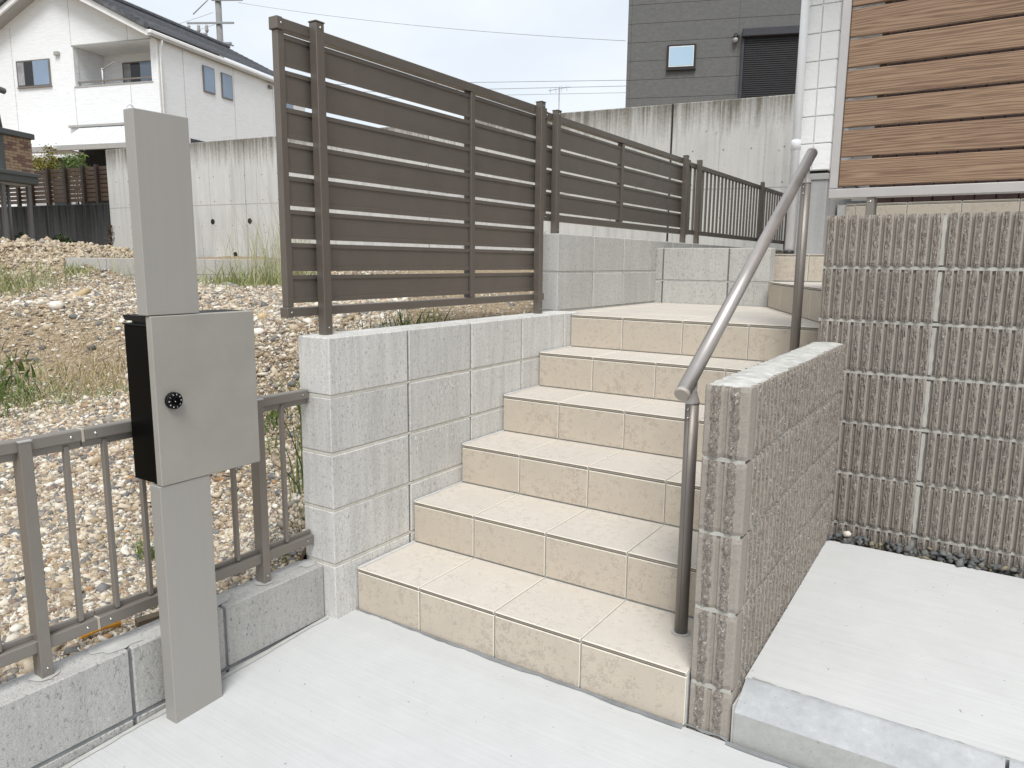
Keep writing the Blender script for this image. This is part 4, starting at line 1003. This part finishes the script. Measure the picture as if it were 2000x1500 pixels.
weeds('dark green weeds growing behind the wall top under the tall slatted fence', [(-.33, .40, .04, .07, 170, .22, .42, .010, 'grass_green'), (-.36, .27, .04, .04, 90, .36, .56, .009, 'grass_green'), (-.30, .60, .05, .10, 200, .14, .27, .009, 'grass_green'), (-.42, .42, .07, .10, 120, .22, .42, .008, 'grass_mid'), (-.45, .85, .08, .15, 90, .06, .16, .008, 'grass_mid'), (-.6, 1.0, .2, .3, 60, .03, .10, .007, 'grass_mid')])
weeds('small green tuft seen between the pickets left of the post', [(-.80, -.20, .035, .03, 70, .05, .13, .007, 'grass_green'), (-.80, -.20, .03, .03, 20, .03, .1, .007, 'grass_mid')])
weeds('bright green weed between the letterbox and the grey block wall end', [(-1.12, .66, .05, .05, 90, .05, .16, .010, 'grass_green')])
weeds('green tuft in front of the pale two-course block wall', [(-6.55, 3.7, .12, .12, 150, .10, .30, .012, 'grass_mid'), (-6.9, 3.3, .1, .2, 50, .15, .5, .006, 'grass_pale')])
weeds('faded weeds at the foot of the brown mound at left edge', [(-7.3, 2.05, .35, .22, 420, .08, .26, .012, 'grass_mid'), (-7.0, 2.25, .35, .2, 300, .06, .2, .010, 'grass_pale'), (-6.9, 2.65, .12, .08, 70, .08, .2, .012, 'grass_mid')])
weeds('sparse low weeds along the pale block wall near the tall grass', [(-5.4, 3.6, .5, .35, 200, .04, .14, .010, 'grass_mid'), (-4.8, 3.1, .3, .3, 120, .05, .15, .010, 'grass_mid')])
weeds('thin green sprigs on soil by the orange pipe and wall end', [(-.22, -.02, .015, .03, 16, .03, .09, .005, 'grass_green'), (-.3, .12, .04, .05, 30, .03, .1, .006, 'grass_mid')])
weeds('small weeds on gravel beside the black letterbox side', [(-2.3, .62, .14, .05, 60, .04, .12, .010, 'grass_mid')])

# ------------------------------------------------------------------ big concrete retaining wall (frame FB: x along, y away)
cw_ = thing('retaining_wall', 'tall weathered concrete retaining wall behind the plot and slatted fences', 'wall', FB)
ZT = 3.23
jx = [0, 3.4, 7.0, 10.59, 14.0, 17.0, 20]
# expansion joint seen right of the second fence: located on the wall line
for i, (a, b) in enumerate(zip(jx[:-1], jx[1:])):
    g_ = .004
    box('wall_panel', (a + (g_ if i else 0), 0, .6), (b - g_, .35, ZT), 'wall_concrete', cw_, .012, FB)
box('expansion_joint', (10.583, -.004, .62), (10.600, .34, ZT - .004), 'frame_dark', cw_, 0, FB)
box('joint_filler', (.05, .03, .6), (19.9, .32, ZT - .02), 'mortar_dark', cw_, 0, FB)
# form-board seams and tie holes
for x in np.arange(.44, 19.5, .5375):
    box('form_seam', (x, -.0025, .62), (x + .008, .001, ZT - .02), 'mortar_grey', cw_, 0, FB)
box('form_seam', (.02, -.0027, 2.170), (19.9, .001, 2.180), 'mortar_grey', cw_, 0, FB)
hole = tube_mesh([(0, -.003, 0), (0, .0, 0)], .009, 'mortar_dark', 10)
for x in np.arange(.225, 14, .3550):
    for z in (1.42, 1.82, 2.23, 2.64): link('tie_hole', hole, FB @ T(x + .02 * math.sin(9 * x), 0, z), cw_)
wp = tube_mesh([(0, -.006, 0), (0, -.004, 0)], .045, 'dark_room', 16)
for (x, z) in ((2.63, 1.89), (3.48, 1.89), (3.12, 1.33)): link('weep_hole', wp, FB @ T(x, 0, z), cw_)
box('drain_channel', (2.2, -.10, 1.235), (3.8, -.003, 1.27), 'dark_room', cw_, .004, FB)
ivy = []
dw = thing('dirty_retaining_wall', 'lower blackened concrete retaining wall at far left below the brown fence', 'wall', FB @ T(-6, .3, 0))
for a, b in ((-18, -12), (-12, -6), (-6, -3), (-3, -.02)): box('wall_panel', (a + .006, .30, .8), (b - .006, .65, 2.30), 'wall_dirty', dw, .02, FB)
iv = thing('vine', 'small brown creeper hanging at the joint of the two retaining walls', 'plant', FB @ T(-.02, .0, 1.7))
vs, fs = [], []
for i in range(260):
    q = Vector((random.gauss(-.01, .05), -.03 + random.uniform(0, .05), 1.85 - abs(random.gauss(0, .28)))); s_ = random.uniform(.012, .03); b0 = len(vs)
    for k_ in range(4): vs.append(q + Vector((random.uniform(-s_, s_), random.uniform(-s_, s_), random.uniform(-s_, s_))))
    fs.append((b0, b0 + 1, b0 + 2, b0 + 3))
link('leaves', mesh_from(vs, fs, [M['bark']]), FB, iv)

# brown horizontal fence on the dirty wall
bf = thing('garden_fence', 'brown horizontal board fence on top of the blackened retaining wall', 'fence', FB @ T(-2, .5, 2.3))
for i, x in enumerate((-.52, -.95, -1.36, -1.91, -2.45, -3.0, -3.46, -3.98, -4.6, -5.3)):
    box('post', (x - .035, .455, 2.302), (x + .035, .52, 3.06), 'fence_post_brown', bf, .004, FB)
for r in range(8):
    z = 2.37 + r * .085
    for a, b in ((-.50, .2), (-.93, -.54), (-1.34, -.97), (-1.89, -1.38), (-2.43, -1.93), (-2.98, -2.47), (-3.44, -3.02), (-3.96, -3.48), (-4.58, -4.0), (-5.3, -4.62)):
        box('board', (a, .525, z), (b, .545, z + .068), 'fence_brown', bf, .003, FB)

# shrubs
def leafball(name, c, rx, ry, rz, n, s, mat, parent, seed):
    r_ = random.Random(seed); vs, fs = [], []
    cl_ = [(r_.gauss(0, .42), r_.gauss(0, .42), r_.gauss(0, .42)) for _ in range(26)]
    for i in range(n):
        k_ = r_.choice(cl_); q = Vector(((k_[0] + r_.gauss(0, .16)) * rx, (k_[1] + r_.gauss(0, .16)) * ry, (k_[2] + r_.gauss(0, .16)) * rz)) + Vector(c)
        a = Vector((r_.gauss(0, 1), r_.gauss(0, 1), r_.gauss(0, .6))).normalized() * s * r_.uniform(.6, 1.3); b = Vector((r_.gauss(0, 1), r_.gauss(0, 1), r_.gauss(0, 1))).normalized() * s * .5
        b0 = len(vs); vs += [q - a, q + b, q + a, q - b]; fs.append((b0, b0 + 1, b0 + 2, b0 + 3))
    return link(name, mesh_from(vs, fs, [M[mat]]), I4, parent)
def shrub(label, c, r, n, s, mat, zb, seed, stems=5):
    t_ = thing('shrub', label, 'shrub', T(c[0], c[1], zb)); r_ = random.Random(seed)
    for i in range(stems):
        e = Vector(c) + Vector((r_.uniform(-.6, .6) * r[0], r_.uniform(-.6, .6) * r[1], r_.uniform(-.2, .6) * r[2])); b = Vector((c[0] + r_.uniform(-.06, .06), c[1] + r_.uniform(-.06, .06), zb - .03))
        tube('stem', [b, (b + e) / 2 + Vector((r_.uniform(-.05, .05), 0, .05)), e], [.012, .009, .004], 'bark', t_, 6)
    leafball('leaves', c, r[0], r[1], r[2], n, s, mat, t_, seed)
def fbp(x, y, z): return (FB @ Vector((x, y, z)))[:]
shrub('yellow-green shrub behind the brown fence beside the brick balcony', fbp(-3.5, 1.15, 3.22), (.42, .30, .36), 1500, .035, 'leaf_yellow', 2.25, 1)
shrub('loose mid green shrub above the brown fence below the white awning', fbp(-2.5, 1.15, 3.25), (.50, .30, .34), 1300, .035, 'leaf_mid', 2.25, 2)
shrub('dark round bush at the foot of the blackened wall beside the mound', fbp(-.52, -.55, 1.46), (.50, .28, .22), 2200, .03, 'leaf_dark', 1.2, 3)
shrub('small dark bush behind the balcony posts at far left', fbp(-1.75, -.6, 1.46), (.36, .26, .24), 1300, .03, 'leaf_dark', 1.2, 4)

# ------------------------------------------------------------------ white house
def frame(o, az):
    a = math.radians(az); u = (math.sin(a), math.cos(a)); v = (-math.cos(a), math.sin(a))
    return Matrix(((u[0], v[0], 0, o[0]), (u[1], v[1], 0, o[1]), (0, 0, 1, 0), (0, 0, 0, 1)))
FW = frame((-24.7385, 15.1271), 73.8)
wh = thing('white_house', 'white two-storey gabled house with dark tiled roof, recessed balcony and awning', 'house', FW @ T(-4.5, 3, 2.3))
DEP = 9.7
def wbox(nm, mn, mx_, mt, par, bev=0): return box(nm, mn, mx_, mt, par, bev, FW)
BX0, BX1, BZ0, BZ1 = -3.87, -.30, 7.69, 9.13
prism('wall', [(-9.1, 2.3), (0, 2.3), (0, BZ0), (-9.1, BZ0)], 'y', 0, .2, 'siding_white', wh, FW)
prism('wall', [(-9.1, BZ0), (BX0, BZ0), (BX0, BZ1), (-9.1, BZ1)], 'y', 0, .2, 'siding_white', wh, FW)
prism('wall', [(BX1, BZ0), (0, BZ0), (0, BZ1), (BX1, BZ1)], 'y', 0, .2, 'siding_white', wh, FW)
prism('wall', [(-9.1, BZ1), (0, BZ1), (0, 9.30), (-4.55, 11.36), (-9.1, 9.30)], 'y', 0, .2, 'siding_white', wh, FW)
wbox('side_wall', (-.2, .2, 2.3), (0, DEP, 9.28), 'siding_white', wh); wbox('side_wall', (-9.1, .2, 2.3), (-8.9, DEP, 9.28), 'siding_white', wh)
# balcony recess
bc = wbox('balcony_back', (BX0 - .1, 1.45, BZ0 - .1), (BX1 + .1, 1.6, BZ1 + .1), 'siding_white', wh)
wbox('balcony_side', (BX0 - .15, .2, BZ0 - .1), (BX0 - .02, 1.45, BZ1 + .1), 'siding_white', wh); wbox('balcony_side', (BX1 + .02, .2, BZ0 - .1), (BX1 + .098, 1.45, BZ1 + .1), 'siding_white', wh)
wbox('balcony_ceiling', (BX0, .2, BZ1 + .01), (BX1, 1.45, BZ1 + .1), 'trim_white', wh); wbox('balcony_floor', (BX0, .2, BZ0 - .6), (BX1, 1.45, BZ0 - .45), 'trim_grey', wh)
for (a, b, c_, d) in ((BX0 - .05, BX1 + .05, BZ0 - .05, BZ0 + .0), (BX0 - .05, BX1 + .05, BZ1 - .0, BZ1 + .04)): wbox('balcony_trim', (a, -.02, c_), (b, .0, d), 'trim_grey', wh)
wbox('balcony_rail', (BX0 + .05, .06, 7.82), (BX1 - .02, .11, 7.87), 'frame_bronze', wh)
for x in (-3.75, -2.6, -1.45, -.35): wbox('rail_post', (x - .02, .07, 7.69), (x + .02, .10, 7.82), 'frame_bronze', wh)
tube('laundry_arm', [(-2.85, .3, 7.7), (-2.85, .3, 8.35)], .025, 'trim_white', wh, 8, FW); tube('laundry_arm', [(-2.85, .3, 8.3), (-2.25, .3, 8.55)], .025, 'trim_grey', wh, 8, FW)
def window(x0, x1, z0, z1, y, par, mats, axis='y', dark_left=True, split=True):
    def wb(nm, a, b, c_, d, t0, t1, mt, p_):
        return box(nm, (a, t0, c_), (b, t1, d), mt, p_, 0, FW) if axis == 'y' else box(nm, (t0, a, c_), (t1, b, d), mt, p_, 0, FW)
    sg = -1 if axis == 'y' else 1
    f = wb('window', x0, x1, z0, z1, *(sorted((y + sg * .045, y + sg * .002))), 'frame_bronze', par)
    e = .045; t0, t1 = sorted((y + sg * .046, y + sg * .056))
    if split:
        xm = (x0 + x1) / 2
        wb('pane', x0 + e, xm - .02, z0 + e, z1 - e, t0, t1, mats[0], f); wb('pane', xm + .02, x1 - e, z0 + e, z1 - e, t0, t1, mats[1], f)
        t0, t1 = sorted((y + sg * .0565, y + sg * .066))
        if mats[0] == 'glass_dark': wb('curtain', x0 + e + .02, x0 + e + (xm - x0) * .42, z0 + e + .02, z1 - e - .02, *sorted((y + sg * .0562, y + sg * .0572)), 'curtain', f)
        wb('sill', x0 - .03, x1 + .03, z0 - .04, z0 - .001, *sorted((y + sg * .003, y + sg * .07)), 'frame_bronze', f)
    else: wb('pane', x0 + e, x1 - e, z0 + e, z1 - e, t0, t1, mats[0], f)
    return f
window(-6.68, -5.02, 7.79, 8.77, 0, wh, ('glass_dark', 'glass_sky')); window(-2.95, -1.25, 7.2, 8.83, 1.45, wh, ('glass_dark', 'glass_sky'))
window(2.39, 3.06, 7.80, 8.80, 0, wh, ('glass_sky',), 'x', split=False); window(3.49, 4.17, 7.79, 8.78, 0, wh, ('glass_sky',), 'x', split=False); window(7.42, 8.6, 7.80, 8.78, 0, wh, ('glass_dark', 'glass_sky'), 'x')
wbox('vent_hood', (-4.71, -.12, 8.84), (-4.49, -.001, 8.99), 'trim_grey', wh, .02); wbox('vent_hood', (.001, 6.68, 8.84), (.13, 6.9, 8.97), 'frame_bronze', wh, .02)
for x in (-6.89, -3.93, -1.29): wbox('panel_joint', (x - .008, -.004, 2.4), (x + .008, .001, 7.62 if x > -4 else 10.0), 'trim_grey', wh)
wbox('panel_joint', (-3.94, -.004, 9.18), (-3.925, .001, 11.0), 'trim_grey', wh); wbox('panel_joint', (-1.29, -.004, 9.18), (-1.275, .001, 9.80), 'trim_grey', wh)
for y in (1.33, 4.30, 7.05): wbox('panel_joint', (-.001, y - .008, 2.4), (.004, y + .008, 9.1), 'trim_grey', wh)
wbox('corner_trim', (-.06, -.012, 2.3), (.012, .06, 9.25), 'trim_white', wh)
# roof: two slopes built of overlapping tile courses
sl_ = (11.45 - 9.36) / 4.62; ln = math.hypot(4.62, 2.30); an = math.atan(sl_)
for side in (1, -1):
    nC = 16
    for i in range(nC):
        t0, t1 = i / nC, (i + 1) / nC + .03
        x0 = 0.07 - t0 * 4.62; x1 = .07 - t1 * 4.62; z0 = 9.36 + t0 * 2.30; z1 = 9.36 + t1 * 2.30
        if side < 0: x0, x1 = -9.1 - x0, -9.1 - x1
        me_p = [(x0, z0 + .05), (x0, z0 + .10), (x1, z1 + .07), (x1, z1 + .02)]
        prism('tile_course', me_p, 'y', -.55, DEP + .4, 'roof_tile', wh, FW)
    # rake: white board and stepped verge tiles
    xa, xb = (.10, -4.55) if side > 0 else (-9.2, -4.55)
    prism('rake_board', [(xa, 9.30), (xa, 9.08), (xb, 11.36), (xb, 11.60)], 'y', -.56, -.48, 'trim_white', wh, FW)
    prism('soffit', [(xa, 9.08), (xb, 11.36), (xb, 11.40), (xa, 9.12)], 'y', -.48, 0, 'trim_grey', wh, FW)
    for i in range(16):
        t0, t1 = i / 16, (i + 1) / 16; x0 = xa + (xb - xa) * t0; x1 = xa + (xb - xa) * t1; z0 = 9.33 + 2.30 * t0; z1 = 9.33 + 2.30 * t1
        prism('verge_tile', [(x0, z0), (x0, z0 + .20), (x1, z1 + .15), (x1, z1 - .0)], 'y', -.66, -.49, 'roof_tile', wh, FW)
wbox('ridge_cap', (-4.70, -.6, 11.70), (-4.40, DEP + .4, 11.86), 'roof_tile', wh, .04)
wbox('gutter', (.07, -.50, 9.17), (.21, DEP, 9.31), 'trim_white', wh, .03)
wbox('eave_soffit', (.0, -.48, 9.10), (.20, DEP, 9.16), 'trim_grey', wh)
tube('downspout', [(.15, .10, 9.15), (.15, .10, 9.0), (.06, .10, 8.8), (.06, .10, 2.4)], .045, 'trim_white', wh, 10, FW)
# awning and the lower openings
aw = thing('awning', 'white fabric awning sloping out from the white house above the brown fence', 'awning', FW @ T(-2.5, -.8, 5.7))
prism('canopy', [(-.04, 6.19), (-1.25, 5.32), (-1.25, 5.29), (-.04, 6.14)], 'x', -3.75, .35, 'awning', aw, FW)
for x in (-2.72, -1.7, -.68): prism('seam', [(-.04, 6.194), (-1.25, 5.324), (-1.25, 5.32), (-.04, 6.19)], 'x', x - .012, x + .012, 'trim_grey', aw, FW)
box('cassette', (-4.25, -.14, 6.17), (.4, -.002, 6.26), 'trim_grey', aw, .01, FW); box('front_bar', (-3.78, -1.33, 5.13), (.38, -1.252, 5.33), 'trim_grey', aw, .02, FW)
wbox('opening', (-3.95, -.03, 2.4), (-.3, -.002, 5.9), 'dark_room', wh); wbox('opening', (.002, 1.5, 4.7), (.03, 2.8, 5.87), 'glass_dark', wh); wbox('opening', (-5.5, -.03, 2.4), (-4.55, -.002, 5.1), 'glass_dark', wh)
cpo = thing('carport_roof', 'flat grey canopy edge beside the white awning at far left', 'canopy', FW @ T(-5, -1.6, 5.1))
box('fascia', (-6.5, -1.75, 5.02), (-3.55, -1.62, 5.24), 'trim_grey', cpo, .02, FW); box('roof_sheet', (-6.5, -1.60, 5.20), (-3.6, -.1, 5.24), 'trim_white', cpo, 0, FW); box('lower_bar', (-6.5, -1.73, 4.93), (-3.6, -1.66, 5.0), 'trim_white', cpo, 0, FW)
box('support', (-3.72, -1.70, 2.3), (-3.60, -1.62, 4.92), 'trim_grey', cpo, 0, FW)

# ------------------------------------------------------------------ brick balcony at the far left edge
FBk = frame((-12.5797, 4.9897), 66)
bb = thing('brick_balcony', 'brick-faced balcony on thin grey posts at the left edge of the photo', 'balcony', FBk @ T(0, -2, 1.2))
def kbox(nm, mn, mx_, mt, par, bev=0): return box(nm, mn, mx_, mt, par, bev, FBk)
kbox('parapet', (-3.5, -.7, 2.69), (-.03, -.06, 3.27), 'brick_dark', bb); kbox('coping', (-3.55, -1.2, 3.27), (.05, -.02, 3.365), 'band_green', bb, .01); kbox('slab_band', (-3.55, -4, 2.50), (.06, -.03, 2.685), 'band_green', bb, .012)
kbox('slab_lip', (-3.5, -4, 2.62), (.09, -.01, 2.69), 'band_green', bb, .01); kbox('slab_underside', (-3.4, -4, 2.46), (-.05, -.1, 2.499), 'trim_grey', bb)
kbox('jamb', (-.06, -.73, 2.69), (.004, -.655, 3.27), 'band_green', bb)
r_i = 0; z = 2.695
while z < 3.26:
    h = .047; off = (0, .085)[r_i % 2]; y = -.655 - off
    while y < -.06:
        a, b = max(y + .003, -.652), min(y + .165, -.058)
        if b - a > .02: kbox('brick', (-.031, a, z), (.002 + random.uniform(0, .004), b, z + h - .004), random.choice(('brick_light', 'brick_light', 'brick_dark')), bb, .001)
        y += .17
    z += h; r_i += 1
for (x, y, s_) in ((-.05, -.17, .06), (-.35, -.55, .05), (-.05, -.72, .06)):
    kbox('post', (x - s_ / 2, y - s_ / 2, 1.1), (x + s_ / 2, y + s_ / 2, 2.459), 'post_grey', bb, .004)
tube('drain_pipe', [(-.15, -.50, 1.1), (-.15, -.50, 2.46)], .028, 'post_grey', bb, 10, FBk)
kbox('low_bar', (-3, -.9, 1.34), (-.1, -.86, 1.40), 'frame_dark', bb)
for z_ in (2.8, 2.95, 3.1): kbox('balcony_grille', (-.3, -1.2, z_), (-.28, -.74, z_ + .02), 'frame_dark', bb)
gt = thing('eaves_gutter', 'piece of dark eaves gutter with grey downpipe at the upper left edge', 'gutter', FBk @ T(0, -.7, 3.9))
tube('gutter', [(.05, -1.3, 4.02), (.05, -.60, 3.96)], .05, 'post_grey', gt, 12, FBk); box('fascia', (-.3, -1.4, 4.06), (.02, -.72, 4.20), 'band_green', gt, .01, FBk)
tube('downpipe', [(.02, -.80, 3.95), (-.02, -.72, 3.8), (-.02, -.66, 3.37)], .028, 'post_grey', gt, 10, FBk)

# ------------------------------------------------------------------ dark grey house
FD = frame((-6.3068, 15.7224), 69.8)
dh = thing('grey_house', 'dark grey panelled house with small window and black roller shutter', 'house', FD @ T(4, 3, 2.3))
def gbox(nm, mn, mx_, mt, par, bev=0): return box(nm, mn, mx_, mt, par, bev, FD)
zl_ = [2.25, 2.66, 3.08, 3.5, 3.93, 4.36, 4.79, 5.215, 5.64, 6.07, 6.495, 6.92, 7.345, 7.77, 8.2, 8.63, 9.06]
gbox('wall', (.012, .012, 2.25), (11.9, 9, 9.05), 'frame_dark', dh)
for a, b in zip(zl_[:-1], zl_[1:]):
    for x0, x1 in ((.0, .085), (.09, 2.575), (2.58, 5.6), (5.605, 8.7), (8.705, 11.9)): gbox('siding_panel', (x0, 0, a + .004), (x1, .0118, b - .004), 'siding_grey', dh)
    gbox('siding_panel', (0, .0125, a + .004), (.0115, 4, b - .004), 'siding_grey', dh)
wn = gbox('window', (.95, -.06, 5.83), (1.625, -.001, 6.39), 'frame_dark', dh, .006); gbox('inner_frame', (1.0, -.066, 5.89), (1.575, -.0605, 6.35), 'trim_white', wn); gbox('pane', (1.012, -.070, 5.91), (1.563, -.0665, 6.335), 'glass_pale', wn)
gbox('sill', (.94, -.08, 5.81), (1.635, -.001, 5.829), 'frame_dark', wn)
sh = gbox('shutter', (2.70, -.05, 3.3), (4.55, -.001, 6.46), 'frame_dark', dh)
gbox('shutter_box', (2.65, -.19, 6.45), (4.60, -.001, 6.635), 'shutter_box', sh, .02); gbox('guide_rail', (2.65, -.09, 3.3), (2.715, -.001, 6.449), 'shutter_box', sh, .004); gbox('guide_rail', (4.54, -.09, 3.3), (4.60, -.001, 6.449), 'shutter_box', sh, .004)
z = 5.0
while z < 6.44:
    gbox('slat', (2.72, -.072, z), (4.535, -.051, z + .036), 'shutter', sh, .008); z += .0475
lamp = thing('wall_lamp', 'small dark wall lamp with glass globe beside the black roller shutter', 'lamp', FD @ T(2.51, -.1, 6.45))
tube('cap', [(2.51, -.08, 6.56), (2.51, -.08, 6.50), (2.51, -.08, 6.47)], [.03, .05, .062], 'frame_dark', lamp, 14, FD); tube('globe', [(2.51, -.08, 6.47), (2.51, -.08, 6.43), (2.51, -.08, 6.38), (2.51, -.08, 6.355)], [.045, .062, .055, .02], 'trim_grey', lamp, 14, FD)
box('mount', (2.49, -.06, 6.46), (2.60, -.001, 6.53), 'frame_dark', lamp, .004, FD)

# ------------------------------------------------------------------ utility pole, wires, antenna
FP = frame((-39.4, 28.6), 60)
up = thing('utility_pole', 'concrete utility pole with crossarms and insulators above the white roof', 'pole', T(-39.4, 28.6, 2))
tube('pole', [(0, 0, 2), (0, 0, 19)], [.24, .17], 'pole_concrete', up, 14, FP)
for (z, a, b) in ((16.6, -.3, 1.6), (15.3, -1.9, 1.0), (14.15, -.7, .8)): box('crossarm', (a, -.26, z - .05), (b, -.17, z + .05), 'steel', up, 0, FP)
for (x, z) in ((.6, 16.65), (1.2, 16.65), (1.55, 16.65), (-1.8, 15.2), (-1.2, 15.2), (-.7, 15.2)):
    d_ = 1 if z > 16 else -1
    tube('insulator', [(x, -.21, z), (x, -.21, z + d_ * .08), (x, -.21, z + d_ * .16), (x, -.21, z + d_ * .30), (x, -.21, z + d_ * .45)], [.05, .11, .07, .12, .06], 'trim_grey', up, 8, FP)
tube('switch_box', [(-.9, -.21, 13.9), (-.9, -.21, 14.7)], .22, 'steel', up, 10, FP)
tube('brace', [(.15, -.2, 17.6), (1.5, -.2, 16.7)], .04, 'steel', up, 6, FP); tube('brace', [(-.1, -.2, 14.3), (.9, -.2, 14.0)], .05, 'steel', up, 6, FP); tube('brace', [(-1.5, -.2, 15.8), (-.2, -.2, 16.9)], .03, 'steel', up, 6, FP)
box('collar', (-.30, -.32, 14.0), (.34, .2, 14.2), 'steel', up, 0, FP); box('collar', (-.28, -.3, 16.9), (.3, .2, 17.05), 'steel', up, 0, FP)
def wire(label, a, b, sag, r=.012):
    a, b = Vector(a), Vector(b); pts = [a.lerp(b, i / 16) - Vector((0, 0, sag * 4 * (i / 16) * (1 - i / 16))) for i in range(17)]
    o = link('overhead_wire', tube_mesh(pts, r, 'wire', 5), I4); tag(o, label, 'wire', 'overhead wires'); return o
wire('thin overhead wire running from utility pole to the grey house', (-38.3, 29.2, 16.5), (-11.84, 27.37, 10.1), .25)
wire('uppermost of the distant wires left of the grey house', (-30, 28, 10.62), (-14, 38.5, 11.08), .0, .018)
wire('second of the distant wires left of the grey house', (-30, 28, 10.2), (-14, 38.5, 10.80), .0, .018)
wire('lower distant wire left of the grey house', (-30, 28, 9.9), (-14, 38.5, 10.45), .0, .014)
wire('upper wire leaving the utility pole towards the left', (-39.5, 28.3, 15.9), (-52, 21, 13.0), .4)
wire('lower wire leaving the utility pole towards the left', (-39.4, 28.3, 15.2), (-52, 21, 12.6), .4)
an_ = thing('antenna', 'thin television antenna mast in the sky left of the grey house', 'antenna', T(-19.1, 34.7, 6))
tube('mast', [(-19.1, 34.7, 6), (-19.1, 34.7, 10.55)], .03, 'steel', an_, 6)
tube('boom', [(-19.6, 34.4, 10.35), (-18.6, 35.0, 10.55)], .015, 'steel', an_, 5)
for i in range(4): tube('element', [(-19.5 + i * .25, 34.45 + i * .15, 10.2 + i * .05), (-19.5 + i * .25, 34.45 + i * .15, 10.5 + i * .05)], .010, 'steel', an_, 4)
